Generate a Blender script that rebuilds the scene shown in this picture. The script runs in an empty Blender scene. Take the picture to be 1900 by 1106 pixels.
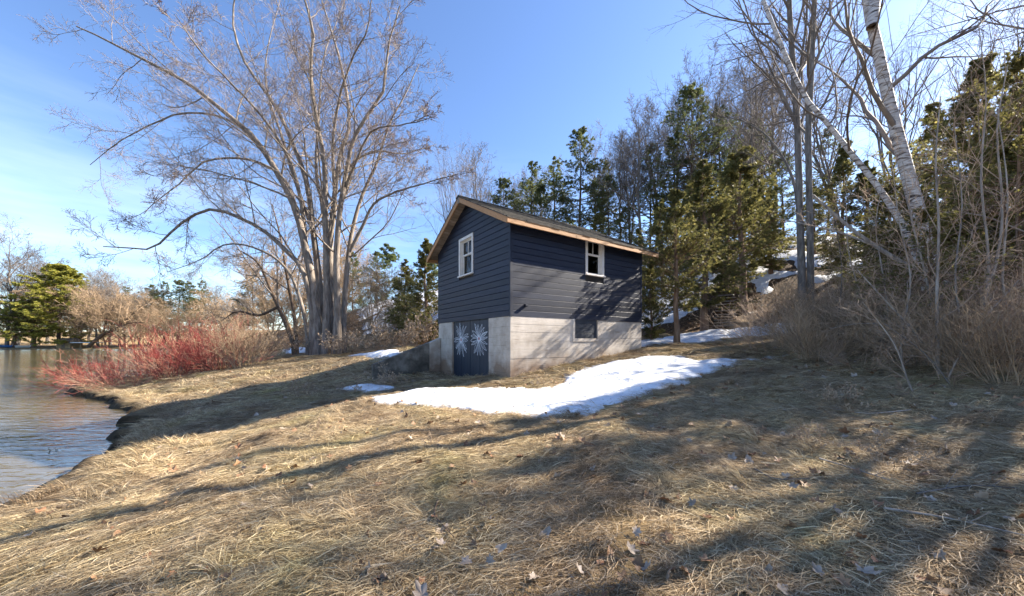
import bpy, math
import numpy as np
R_ = math.radians
scene = bpy.context.scene

# ------------------------------------------------------------------ camera
F = 650.0; CX = 950.0; HY = 634.0            # focal length, centre and eye level in photo pixels (1900 wide)
cam_d = bpy.data.cameras.new('camera'); cam = bpy.data.objects.new('camera', cam_d)
scene.collection.objects.link(cam)
cam.location = (0, 0, 0); cam.rotation_euler = (R_(90), 0, 0)
cam_d.sensor_width = 36; cam_d.lens = 36 * F / 1900
cam_d.shift_y = (HY - 553) / 1900
cam_d.clip_start = 0.05; cam_d.clip_end = 3000
scene.camera = cam

# ------------------------------------------------------------------ sky, sun, exposure
SUN_AZ, SUN_EL = 70.0, 33.0                  # degrees clockwise from the view direction, above the horizon
world = bpy.data.worlds.new('World'); scene.world = world; world.use_nodes = True
wn = world.node_tree.nodes; wl = world.node_tree.links; wn.clear()
out = wn.new('ShaderNodeOutputWorld'); bg = wn.new('ShaderNodeBackground')
sky = wn.new('ShaderNodeTexSky'); sky.sky_type = 'NISHITA'; sky.sun_disc = False
sky.sun_elevation = R_(SUN_EL); sky.sun_rotation = R_(SUN_AZ)
sky.altitude = 200; sky.air_density = 1.0; sky.dust_density = .35; sky.ozone_density = 4.0
# thin cirrus low in the sky
tc = wn.new('ShaderNodeTexCoord'); mp = wn.new('ShaderNodeMapping'); mp.inputs['Scale'].default_value = (1.2, 1.2, 7)
nz = wn.new('ShaderNodeTexNoise'); nz.inputs['Scale'].default_value = 2.2; nz.inputs['Detail'].default_value = 6
nz.inputs['Roughness'].default_value = .55
cr = wn.new('ShaderNodeValToRGB'); cr.color_ramp.elements[0].position = .42; cr.color_ramp.elements[1].position = .95
sx = wn.new('ShaderNodeSeparateXYZ'); mr = wn.new('ShaderNodeMapRange')
mr.inputs['From Min'].default_value = .5; mr.inputs['From Max'].default_value = .08
mr.inputs['To Min'].default_value = 0; mr.inputs['To Max'].default_value = .55
mu = wn.new('ShaderNodeMath'); mu.operation = 'MULTIPLY'
mx = wn.new('ShaderNodeMix'); mx.data_type = 'RGBA'; mx.inputs['B'].default_value = (6.6, 7.0, 7.6, 1)
wl.new(tc.outputs['Generated'], mp.inputs[0]); wl.new(mp.outputs[0], nz.inputs['Vector'])
wl.new(nz.outputs['Fac'], cr.inputs[0]); wl.new(tc.outputs['Generated'], sx.inputs[0])
wl.new(sx.outputs['Z'], mr.inputs['Value']); wl.new(cr.outputs[0], mu.inputs[0]); wl.new(mr.outputs[0], mu.inputs[1])
hsv = wn.new('ShaderNodeHueSaturation'); hsv.inputs['Saturation'].default_value = 1.04; hsv.inputs['Hue'].default_value = .505; wl.new(sky.outputs[0], hsv.inputs['Color'])
wl.new(mu.outputs[0], mx.inputs['Factor']); wl.new(hsv.outputs[0], mx.inputs['A'])
wl.new(mx.outputs['Result'], bg.inputs['Color']); bg.inputs['Strength'].default_value = .078
wl.new(bg.outputs[0], out.inputs[0])
sun_d = bpy.data.lights.new('sun', 'SUN'); sun = bpy.data.objects.new('sun', sun_d); scene.collection.objects.link(sun)
sun_d.energy = 5.0; sun_d.angle = R_(.55); sun_d.color = (1, .91, .77)
sun.rotation_euler = (R_(90 - SUN_EL), 0, R_(180 - SUN_AZ))
vs = scene.view_settings; vs.view_transform = 'Standard'; vs.look = 'None'; vs.exposure = 2.0; vs.gamma = 1
scene.cycles.max_bounces = 5; scene.cycles.diffuse_bounces = 2; scene.cycles.glossy_bounces = 2; scene.cycles.transmission_bounces = 3; scene.cycles.transparent_max_bounces = 6
scene.cycles.use_adaptive_sampling = True; scene.cycles.adaptive_threshold = .02
scene.cycles.use_denoising = True

# ------------------------------------------------------------------ helpers
COL = scene.collection
RNG = np.random.default_rng(7)

def tag(o, label=None, cat=None, group=None, kind=None):
    if label: o['label'] = label
    if cat: o['category'] = cat
    if group: o['group'] = group
    if kind: o['kind'] = kind
    return o

def link(name, mesh, parent=None, mat=None):
    o = bpy.data.objects.new(name, mesh); COL.objects.link(o)
    if parent is not None: o.parent = parent
    if mat is not None:
        mesh.materials.clear(); mesh.materials.append(mat)
    return o

def empty(name, loc, rz=0, scale=(1, 1, 1)):
    o = bpy.data.objects.new(name, None); COL.objects.link(o)
    o.location = loc; o.rotation_euler = (0, 0, rz); o.scale = scale; o.empty_display_size = .2
    return o

def np_mesh(name, V, faces, smooth=False, attrs=None, mat=None):
    """V (n,3); faces: list of int arrays (m,3) or (m,4)"""
    me = bpy.data.meshes.new(name)
    V = np.ascontiguousarray(V, dtype=np.float32)
    faces = [np.asarray(f, dtype=np.int32) for f in faces if len(f)]
    me.vertices.add(len(V)); me.vertices.foreach_set('co', V.ravel())
    loops = np.concatenate([f.ravel() for f in faces])
    tot = np.concatenate([np.full(len(f), f.shape[1], np.int32) for f in faces])
    start = np.concatenate([[0], np.cumsum(tot)[:-1]]).astype(np.int32)
    me.loops.add(len(loops)); me.loops.foreach_set('vertex_index', loops)
    me.polygons.add(len(tot)); me.polygons.foreach_set('loop_start', start)
    me.update(calc_edges=True)
    if smooth: me.polygons.foreach_set('use_smooth', np.ones(len(tot), bool))
    for k, a in (attrs or {}).items():
        at = me.attributes.new(k, 'FLOAT', 'POINT'); at.data.foreach_set('value', np.ascontiguousarray(a, dtype=np.float32))
    if mat is not None: me.materials.append(mat)
    return me

class MB:
    """collects boxes and prisms into one mesh"""
    def __init__(s): s.v = []; s.f = []
    def hexa(s, c8):
        n = len(s.v); s.v += [tuple(c) for c in c8]
        s.f += [tuple(n + i for i in q) for q in ((0, 3, 2, 1), (4, 5, 6, 7), (0, 1, 5, 4), (1, 2, 6, 5), (2, 3, 7, 6), (3, 0, 4, 7))]
    def box(s, x0, x1, y0, y1, z0, z1):
        s.hexa([(x0, y0, z0), (x1, y0, z0), (x1, y1, z0), (x0, y1, z0), (x0, y0, z1), (x1, y0, z1), (x1, y1, z1), (x0, y1, z1)])
    def prism(s, pa, pb):
        """two matching polygons pa, pb (lists of 3D points)"""
        n = len(s.v); k = len(pa); s.v += [tuple(p) for p in pa] + [tuple(p) for p in pb]
        s.f.append(tuple(n + i for i in range(k))[::-1]); s.f.append(tuple(n + k + i for i in range(k)))
        for i in range(k):
            j = (i + 1) % k; s.f.append((n + i, n + j, n + k + j, n + k + i))
    def build(s, name, mat, parent=None, bevel=0):
        me = bpy.data.meshes.new(name); me.from_pydata(s.v, [], s.f); me.materials.append(mat)
        import bmesh
        bm = bmesh.new(); bm.from_mesh(me); bmesh.ops.recalc_face_normals(bm, faces=bm.faces)
        if bevel: bmesh.ops.bevel(bm, geom=list(bm.edges), offset=bevel, segments=1, affect='EDGES')
        bm.to_mesh(me); bm.free()
        return link(name, me, parent)

# value noise
def _h(ix, iy, seed):
    n = (ix.astype(np.int64) * 374761393 + iy.astype(np.int64) * 668265263 + seed * 974711) & 0xffffffff
    n = ((n ^ (n >> 13)) * 1274126177) & 0xffffffff
    return ((n ^ (n >> 16)) & 0xffff) / 65535.0
def vnoise(x, y, seed=0):
    x = np.asarray(x, float); y = np.asarray(y, float)
    ix = np.floor(x); iy = np.floor(y); fx = x - ix; fy = y - iy
    fx = fx * fx * (3 - 2 * fx); fy = fy * fy * (3 - 2 * fy)
    a = _h(ix, iy, seed); b = _h(ix + 1, iy, seed); c = _h(ix, iy + 1, seed); d = _h(ix + 1, iy + 1, seed)
    return (a * (1 - fx) + b * fx) * (1 - fy) + (c * (1 - fx) + d * fx) * fy - .5
def fbm(x, y, seed=0, o=3):
    s = 0; a = 1
    for k in range(o):
        s = s + a * vnoise(x, y, seed + k); x = np.asarray(x) * 2.03 + 5.1; y = np.asarray(y) * 2.03 + 1.7; a *= .5
    return s
def sstep(a, b, x):
    t = np.clip((x - a) / (b - a), 0, 1); return t * t * (3 - 2 * t)

# ------------------------------------------------------------------ materials
def M(name):
    m = bpy.data.materials.new(name); m.use_nodes = True
    nt = m.node_tree; return m, nt.nodes, nt.links, nt.nodes['Principled BSDF']
def ramp(nodes, stops):
    r = nodes.new('ShaderNodeValToRGB'); e = r.color_ramp.elements
    e[0].position, e[0].color = stops[0][0], (*stops[0][1], 1); e[1].position, e[1].color = stops[-1][0], (*stops[-1][1], 1)
    for p, c in stops[1:-1]:
        n = e.new(p); n.color = (*c, 1)
    return r
def noise_mat(name, stops, scale=4, detail=6, rough=.8, bump=.3, bscale=None, stretch=None, spec=.3, bdist=.01, coord='Object', rnd=.0, dist=0):
    m, n, l, b = M(name)
    t = n.new('ShaderNodeTexCoord'); mp = n.new('ShaderNodeMapping'); l.new(t.outputs[coord], mp.inputs[0])
    if stretch: mp.inputs['Scale'].default_value = stretch
    z = n.new('ShaderNodeTexNoise'); z.inputs['Scale'].default_value = scale; z.inputs['Detail'].default_value = detail
    z.inputs['Roughness'].default_value = .6; z.inputs['Distortion'].default_value = dist
    l.new(mp.outputs[0], z.inputs['Vector'])
    r = ramp(n, stops); l.new(z.outputs['Fac'], r.inputs[0]); col = r.outputs[0]
    if rnd:
        oi = n.new('ShaderNodeObjectInfo'); mrr = n.new('ShaderNodeMapRange'); mrr.inputs['To Min'].default_value = 1 - rnd; mrr.inputs['To Max'].default_value = 1 + rnd
        l.new(oi.outputs['Random'], mrr.inputs['Value'])
        hs = n.new('ShaderNodeHueSaturation'); l.new(mrr.outputs[0], hs.inputs['Value']); l.new(col, hs.inputs['Color']); col = hs.outputs[0]
    l.new(col, b.inputs['Base Color']); b.inputs['Roughness'].default_value = rough; b.inputs['Specular IOR Level'].default_value = spec
    if bump:
        z2 = n.new('ShaderNodeTexNoise'); z2.inputs['Scale'].default_value = bscale or scale * 4; z2.inputs['Detail'].default_value = 5
        l.new(mp.outputs[0], z2.inputs['Vector'])
        bp = n.new('ShaderNodeBump'); bp.inputs['Strength'].default_value = bump; bp.inputs['Distance'].default_value = bdist
        l.new(z2.outputs['Fac'], bp.inputs['Height']); l.new(bp.outputs[0], b.inputs['Normal'])
    return m
def leaf_mat(name, ca, cb, cc, trans=.5, rough=.55):
    """colour runs ca-cb-cc along the 'tone' attribute; some light passes through"""
    m, n, l, b = M(name)
    at = n.new('ShaderNodeAttribute'); at.attribute_name = 'tone'
    r = ramp(n, [(0, ca), (.5, cb), (1, cc)]); l.new(at.outputs['Fac'], r.inputs[0])
    oi = n.new('ShaderNodeObjectInfo'); mrr = n.new('ShaderNodeMapRange'); mrr.inputs['To Min'].default_value = .8; mrr.inputs['To Max'].default_value = 1.2
    l.new(oi.outputs['Random'], mrr.inputs['Value'])
    hs = n.new('ShaderNodeHueSaturation'); l.new(mrr.outputs[0], hs.inputs['Value']); l.new(r.outputs[0], hs.inputs['Color'])
    l.new(hs.outputs[0], b.inputs['Base Color']); b.inputs['Roughness'].default_value = rough; b.inputs['Specular IOR Level'].default_value = .25
    tr = n.new('ShaderNodeBsdfTranslucent'); l.new(hs.outputs[0], tr.inputs['Color'])
    mx = n.new('ShaderNodeMixShader'); mx.inputs[0].default_value = trans
    l.new(b.outputs[0], mx.inputs[1]); l.new(tr.outputs[0], mx.inputs[2]); l.new(mx.outputs[0], n['Material Output'].inputs[0])
    return m

# ground: straw thatch, leaf litter on the hill, wet soil at the bank
def ground_mat():
    m, n, l, b = M('ground_thatch')
    t = n.new('ShaderNodeTexCoord')
    z1 = n.new('ShaderNodeTexNoise'); z1.inputs['Scale'].default_value = 1.3; z1.inputs['Detail'].default_value = 8; z1.inputs['Roughness'].default_value = .65
    mp = n.new('ShaderNodeMapping'); mp.inputs['Rotation'].default_value = (0, 0, R_(-20)); mp.inputs['Scale'].default_value = (3, 22, 10)
    z2 = n.new('ShaderNodeTexNoise'); z2.inputs['Scale'].default_value = 2.5; z2.inputs['Detail'].default_value = 6; z2.inputs['Distortion'].default_value = .8
    l.new(t.outputs['Object'], z1.inputs['Vector']); l.new(t.outputs['Object'], mp.inputs[0]); l.new(mp.outputs[0], z2.inputs['Vector'])
    ad = n.new('ShaderNodeMath'); ad.operation = 'MULTIPLY_ADD'; ad.inputs[1].default_value = .5
    hf = n.new('ShaderNodeMath'); hf.operation = 'MULTIPLY'; hf.inputs[1].default_value = .5
    l.new(z2.outputs['Fac'], hf.inputs[0]); l.new(z1.outputs['Fac'], ad.inputs[0]); l.new(hf.outputs[0], ad.inputs[2])
    r = ramp(n, [(.3, (.06, .04, .02)), (.45, (.20, .135, .065)), (.58, (.33, .24, .125)), (.72, (.42, .32, .18))])
    l.new(ad.outputs[0], r.inputs[0])
    lit = ramp(n, [(.3, (.025, .016, .009)), (.5, (.085, .05, .027)), (.62, (.14, .085, .045)), (.75, (.2, .14, .08))])
    z3 = n.new('ShaderNodeTexNoise'); z3.inputs['Scale'].default_value = 9; z3.inputs['Detail'].default_value = 7; l.new(t.outputs['Object'], z3.inputs['Vector'])
    l.new(z3.outputs['Fac'], lit.inputs[0])
    a1 = n.new('ShaderNodeAttribute'); a1.attribute_name = 'litter'; a2 = n.new('ShaderNodeAttribute'); a2.attribute_name = 'soil'
    m1 = n.new('ShaderNodeMix'); m1.data_type = 'RGBA'; m2 = n.new('ShaderNodeMix'); m2.data_type = 'RGBA'
    l.new(a1.outputs['Fac'], m1.inputs['Factor']); l.new(r.outputs[0], m1.inputs['A']); l.new(lit.outputs[0], m1.inputs['B'])
    so = ramp(n, [(.35, (.012, .009, .006)), (.7, (.06, .042, .026))]); l.new(z3.outputs['Fac'], so.inputs[0])
    l.new(a2.outputs['Fac'], m2.inputs['Factor']); l.new(m1.outputs['Result'], m2.inputs['A']); l.new(so.outputs[0], m2.inputs['B'])
    l.new(m2.outputs['Result'], b.inputs['Base Color']); b.inputs['Roughness'].default_value = .9; b.inputs['Specular IOR Level'].default_value = .15
    bp = n.new('ShaderNodeBump'); bp.inputs['Strength'].default_value = .7; bp.inputs['Distance'].default_value = .04
    l.new(ad.outputs[0], bp.inputs['Height']); l.new(bp.outputs[0], b.inputs['Normal'])
    return m
def water_mat():
    m, n, l, b = M('river_water')
    b.inputs['Base Color'].default_value = (.10, .078, .04, 1); b.inputs['Roughness'].default_value = .06; b.inputs['IOR'].default_value = 1.33
    t = n.new('ShaderNodeTexCoord'); mp = n.new('ShaderNodeMapping'); mp.inputs['Rotation'].default_value = (0, 0, R_(25)); mp.inputs['Scale'].default_value = (1.0, 3.2, 1)
    z = n.new('ShaderNodeTexNoise'); z.inputs['Scale'].default_value = 1.7; z.inputs['Detail'].default_value = 3; z.inputs['Distortion'].default_value = .6
    mp2 = n.new('ShaderNodeMapping'); mp2.inputs['Rotation'].default_value = (0, 0, R_(-10)); mp2.inputs['Scale'].default_value = (.12, .5, 1)
    z2 = n.new('ShaderNodeTexNoise'); z2.inputs['Scale'].default_value = 1; z2.inputs['Detail'].default_value = 2
    l.new(t.outputs['Object'], mp.inputs[0]); l.new(mp.outputs[0], z.inputs['Vector']); l.new(t.outputs['Object'], mp2.inputs[0]); l.new(mp2.outputs[0], z2.inputs['Vector'])
    mu = n.new('ShaderNodeMath'); mu.operation = 'MULTIPLY'; l.new(z.outputs['Fac'], mu.inputs[0]); l.new(z2.outputs['Fac'], mu.inputs[1])
    bp = n.new('ShaderNodeBump'); bp.inputs['Strength'].default_value = .55; bp.inputs['Distance'].default_value = .1
    l.new(mu.outputs[0], bp.inputs['Height']); l.new(bp.outputs[0], b.inputs['Normal'])
    return m
def snow_mat():
    m, n, l, b = M('old_snow')
    t = n.new('ShaderNodeTexCoord'); z = n.new('ShaderNodeTexNoise'); z.inputs['Scale'].default_value = 3; z.inputs['Detail'].default_value = 8
    l.new(t.outputs['Object'], z.inputs['Vector'])
    r = ramp(n, [(.3, (.54, .55, .58)), (.5, (.68, .69, .72)), (.65, (.76, .77, .79))]); l.new(z.outputs['Fac'], r.inputs[0])
    sp = n.new('ShaderNodeTexNoise'); sp.inputs['Scale'].default_value = 17; sp.inputs['Detail'].default_value = 4; l.new(t.outputs['Object'], sp.inputs['Vector'])
    sr = ramp(n, [(.0, (1, 1, 1)), (.60, (1, 1, 1)), (.70, (.55, .47, .38)), (.76, (.3, .22, .14))]); l.new(sp.outputs['Fac'], sr.inputs[0])
    mm = n.new('ShaderNodeMix'); mm.data_type = 'RGBA'; mm.blend_type = 'MULTIPLY'; mm.inputs['Factor'].default_value = 1
    l.new(r.outputs[0], mm.inputs['A']); l.new(sr.outputs[0], mm.inputs['B']); l.new(mm.outputs['Result'], b.inputs['Base Color'])
    b.inputs['Roughness'].default_value = .6; b.inputs['Specular IOR Level'].default_value = .3
    z2 = n.new('ShaderNodeTexNoise'); z2.inputs['Scale'].default_value = 9; z2.inputs['Detail'].default_value = 8; l.new(t.outputs['Object'], z2.inputs['Vector'])
    bp = n.new('ShaderNodeBump'); bp.inputs['Strength'].default_value = .7; bp.inputs['Distance'].default_value = .05
    l.new(z2.outputs['Fac'], bp.inputs['Height']); l.new(bp.outputs[0], b.inputs['Normal'])
    return m
MT = {}
MT['ground'] = ground_mat(); MT['water'] = water_mat(); MT['snow'] = snow_mat()
MT['navy'] = noise_mat('navy_paint', [(.25, (.007, .0105, .024)), (.55, (.0135, .0185, .037)), (.8, (.027, .033, .050))], 2.2, 9, .5, .35, 30, (1, 1, 5), .32, .005, rnd=.2)
MT['door'] = noise_mat('door_paint', [(.3, (.008, .014, .028)), (.7, (.016, .024, .042))], 4, 6, .5, .2, 30, (6, 6, 1), .4, .004, rnd=.1)
MT['cedarwood'] = noise_mat('raw_fascia_wood', [(.3, (.30, .145, .062)), (.55, (.43, .235, .11)), (.75, (.52, .31, .16))], 3, 8, .6, .2, 20, (1, 9, 9), .3, .004, rnd=.1)
MT['greywood'] = noise_mat('weathered_boards', [(.3, (.16, .125, .095)), (.6, (.36, .30, .245)), (.75, (.45, .39, .33))], 3, 8, .8, .3, 20, (1, 8, 8), .2, .005, rnd=.3)
MT['white'] = noise_mat('window_paint', [(.3, (.58, .53, .49)), (.7, (.72, .68, .64))], 5, 5, .5, .1, 30, None, .4, .003)
MT['shingle'] = noise_mat('roof_shingle', [(.3, (.035, .032, .03)), (.6, (.09, .082, .072)), (.8, (.15, .13, .11))], 8, 6, .9, .4, 60, None, .2, .006)
MT['dark'] = noise_mat('dark_interior', [(.3, (.02, .017, .015)), (.7, (.04, .034, .03))], 3, 4, .9, 0)
MT['flower'] = noise_mat('flower_paint_white', [(.3, (.38, .42, .50)), (.65, (.68, .70, .74))], 14, 5, .7, 0)
MT['red'] = noise_mat('flower_paint_red', [(.3, (.22, .03, .02)), (.7, (.35, .06, .04))], 14, 5, .7, 0)
MT['hatch'] = noise_mat('hatch_paint', [(.3, (.022, .028, .04)), (.7, (.04, .048, .062))], 5, 5, .5, .1, 30, None, .4, .003)
MT['iron'] = noise_mat('dark_metal', [(.3, (.02, .02, .02)), (.7, (.05, .045, .04))], 8, 4, .5, .1)
MT['maple'] = noise_mat('maple_bark', [(.3, (.10, .08, .065)), (.5, (.215, .178, .148)), (.7, (.33, .285, .245))], 3, 8, .85, .6, 6, (3, 3, .6), .15, .04)
MT['twig'] = noise_mat('maple_twig', [(.3, (.19, .15, .13)), (.7, (.32, .265, .235))], 2, 3, .8, 0)
MT['bud'] = noise_mat('maple_bud', [(.3, (.20, .085, .075)), (.7, (.32, .16, .135))], 2, 3, .7, 0)
MT['bark'] = noise_mat('grey_bark', [(.3, (.085, .072, .062)), (.5, (.17, .148, .13)), (.7, (.27, .24, .21))], 3, 8, .88, .6, 8, (3, 3, .7), .15, .03, rnd=.2)
MT['bare'] = noise_mat('bare_twig', [(.3, (.11, .088, .075)), (.7, (.22, .18, .15))], 2, 3, .85, 0, rnd=.25)
MT['tan_twig'] = noise_mat('tan_twig', [(.3, (.23, .16, .10)), (.7, (.43, .31, .20))], 2, 3, .85, 0, rnd=.25)
MT['brush'] = noise_mat('brush_twig', [(.3, (.27, .185, .125)), (.7, (.50, .37, .27))], 2, 3, .85, 0, rnd=.25)
MT['dogwood'] = noise_mat('dogwood_stem', [(.36, (.15, .024, .021)), (.5, (.24, .048, .04)), (.62, (.33, .20, .135))], 1.1, 3, .7, 0, rnd=.3)
MT['conbark'] = noise_mat('conifer_bark', [(.3, (.055, .038, .028)), (.5, (.12, .085, .062)), (.7, (.20, .15, .115))], 4, 8, .9, .6, 8, (4, 4, .5), .1, .03)
MT['cedbark'] = noise_mat('cedar_bark', [(.3, (.12, .07, .045)), (.5, (.24, .155, .105)), (.7, (.36, .26, .19))], 4, 8, .9, .6, 8, (5, 5, .4), .1, .03)
MT['pine'] = leaf_mat('pine_needles', (.07, .092, .042), (.145, .17, .065), (.25, .25, .095))
MT['ypine'] = leaf_mat('sunny_pine_needles', (.16, .18, .045), (.34, .33, .07), (.48, .42, .11))
MT['cedar'] = leaf_mat('cedar_sprays', (.085, .09, .035), (.20, .19, .065), (.37, .315, .11))
MT['stalk'] = noise_mat('dry_stalk', [(.3, (.22, .12, .06)), (.7, (.42, .27, .15))], 4, 3, .85, 0, rnd=.2)
MT['seed'] = noise_mat('seed_head', [(.3, (.28, .2, .13)), (.7, (.5, .4, .3))], 14, 3, .9, 0)
MT['log'] = noise_mat('dead_wood', [(.3, (.15, .12, .10)), (.5, (.30, .255, .215)), (.7, (.42, .37, .32))], 3, 8, .8, .4, 12, (6, 6, .6), .2, .02)

def birch_mat():
    m, n, l, b = M('birch_bark')
    t = n.new('ShaderNodeTexCoord'); mp = n.new('ShaderNodeMapping'); mp.inputs['Scale'].default_value = (2.2, 2.2, 11)
    z = n.new('ShaderNodeTexNoise'); z.inputs['Scale'].default_value = 2.2; z.inputs['Detail'].default_value = 7; z.inputs['Distortion'].default_value = .5
    l.new(t.outputs['Object'], mp.inputs[0]); l.new(mp.outputs[0], z.inputs['Vector'])
    r = ramp(n, [(.36, (.05, .035, .03)), (.43, (.30, .24, .20)), (.52, (.50, .455, .425)), (.75, (.66, .62, .59))]); l.new(z.outputs['Fac'], r.inputs[0])
    l.new(r.outputs[0], b.inputs['Base Color']); b.inputs['Roughness'].default_value = .65
    bp = n.new('ShaderNodeBump'); bp.inputs['Strength'].default_value = .6; bp.inputs['Distance'].default_value = .03
    l.new(z.outputs['Fac'], bp.inputs['Height']); l.new(bp.outputs[0], b.inputs['Normal'])
    return m
MT['birch'] = birch_mat()
def concrete_mat():
    m, n, l, b = M('board_formed_concrete')
    t = n.new('ShaderNodeTexCoord')
    z = n.new('ShaderNodeTexNoise'); z.inputs['Scale'].default_value = 1.6; z.inputs['Detail'].default_value = 9; z.inputs['Roughness'].default_value = .65
    l.new(t.outputs['Object'], z.inputs['Vector'])
    r = ramp(n, [(.3, (.30, .255, .21)), (.5, (.45, .40, .35)), (.7, (.55, .50, .45))]); l.new(z.outputs['Fac'], r.inputs[0])
    # rust-brown splash stains towards the soil
    sx = n.new('ShaderNodeSeparateXYZ'); l.new(t.outputs['Object'], sx.inputs[0])
    z2 = n.new('ShaderNodeTexNoise'); z2.inputs['Scale'].default_value = 2.4; z2.inputs['Detail'].default_value = 6; l.new(t.outputs['Object'], z2.inputs['Vector'])
    ad = n.new('ShaderNodeMath'); ad.operation = 'MULTIPLY_ADD'; ad.inputs[1].default_value = -1.15; ad.inputs[2].default_value = 1.4
    l.new(sx.outputs['Z'], ad.inputs[0]); mu = n.new('ShaderNodeMath'); mu.operation = 'MULTIPLY'; mu.use_clamp = True
    l.new(ad.outputs[0], mu.inputs[0]); l.new(z2.outputs['Fac'], mu.inputs[1])
    mm = n.new('ShaderNodeMix'); mm.data_type = 'RGBA'; mm.inputs['B'].default_value = (.19, .12, .075, 1)
    mk = n.new('ShaderNodeMapRange'); mk.inputs['From Min'].default_value = .24; mk.inputs['From Max'].default_value = .62; mk.inputs['To Max'].default_value = .85; l.new(mu.outputs[0], mk.inputs['Value'])
    l.new(mk.outputs[0], mm.inputs['Factor']); l.new(r.outputs[0], mm.inputs['A'])
    # fine cracks and form lines
    mp = n.new('ShaderNodeMapping'); mp.inputs['Scale'].default_value = (.5, .5, 9); l.new(t.outputs['Object'], mp.inputs[0])
    z3 = n.new('ShaderNodeTexNoise'); z3.inputs['Scale'].default_value = 3; z3.inputs['Detail'].default_value = 6; l.new(mp.outputs[0], z3.inputs['Vector'])
    r3 = ramp(n, [(.30, (.62, .57, .52)), (.37, (1, 1, 1))]); l.new(z3.outputs['Fac'], r3.inputs[0])
    mm2 = n.new('ShaderNodeMix'); mm2.data_type = 'RGBA'; mm2.blend_type = 'MULTIPLY'; mm2.inputs['Factor'].default_value = 1
    l.new(mm.outputs['Result'], mm2.inputs['A']); l.new(r3.outputs[0], mm2.inputs['B']); l.new(mm2.outputs['Result'], b.inputs['Base Color'])
    b.inputs['Roughness'].default_value = .85; b.inputs['Specular IOR Level'].default_value = .25
    bp = n.new('ShaderNodeBump'); bp.inputs['Strength'].default_value = .35; bp.inputs['Distance'].default_value = .015
    l.new(z3.outputs['Fac'], bp.inputs['Height']); l.new(bp.outputs[0], b.inputs['Normal'])
    return m
MT['concrete'] = concrete_mat()
MT['oldconcrete'] = noise_mat('mossy_dark_concrete', [(.3, (.04, .036, .03)), (.5, (.12, .106, .088)), (.68, (.30, .27, .23))], 1.8, 9, .9, .5, 14, None, .2, .02)
def glass_mat():
    m, n, l, b = M('window_glass')
    gl = n.new('ShaderNodeBsdfGlossy'); gl.inputs['Roughness'].default_value = .03
    tr = n.new('ShaderNodeBsdfTransparent'); tr.inputs['Color'].default_value = (.75, .8, .78, 1)
    fr = n.new('ShaderNodeFresnel'); fr.inputs['IOR'].default_value = 1.5
    mx = n.new('ShaderNodeMixShader'); l.new(fr.outputs[0], mx.inputs[0]); l.new(tr.outputs[0], mx.inputs[1]); l.new(gl.outputs[0], mx.inputs[2])
    l.new(mx.outputs[0], n['Material Output'].inputs[0]); return m
MT['glass'] = glass_mat()

# ------------------------------------------------------------------ terrain
WATER = -2.1
SHORE = np.array([(-5.7, -60), (-5.6, -5), (-5.75, 2), (-6.1, 4.5), (-6.45, 5.0), (-7.2, 6.3), (-8.3, 7.25), (-9.3, 8.7), (-11.2, 10.3),
    (-13.5, 11.9), (-15.9, 13.0), (-18.6, 14.6), (-20.2, 17), (-21, 20), (-24, 28), (-31, 40), (-44, 57), (-62, 76), (-88, 92), (-105, 97),
    (-130, 96), (-153, 97), (-260, 88), (-500, 60), (-500, -60)], float)
def shore_dist(x, y):
    """signed distance to the water's edge, positive on land"""
    x = np.asarray(x, float); y = np.asarray(y, float)
    best = np.full(x.shape, 1e9); inside = np.zeros(x.shape, bool)
    n = len(SHORE)
    for i in range(n):
        ax, ay = SHORE[i]; bx, by = SHORE[(i + 1) % n]
        dx, dy = bx - ax, by - ay
        t = np.clip(((x - ax) * dx + (y - ay) * dy) / (dx * dx + dy * dy), 0, 1)
        best = np.minimum(best, np.hypot(x - ax - t * dx, y - ay - t * dy))
        c = ((ay > y) != (by > y))
        inside ^= c & (x < (bx - ax) * (y - ay) / ((by - ay) if by != ay else 1e-9) + ax)
    return np.where(inside, -best, best)
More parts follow.
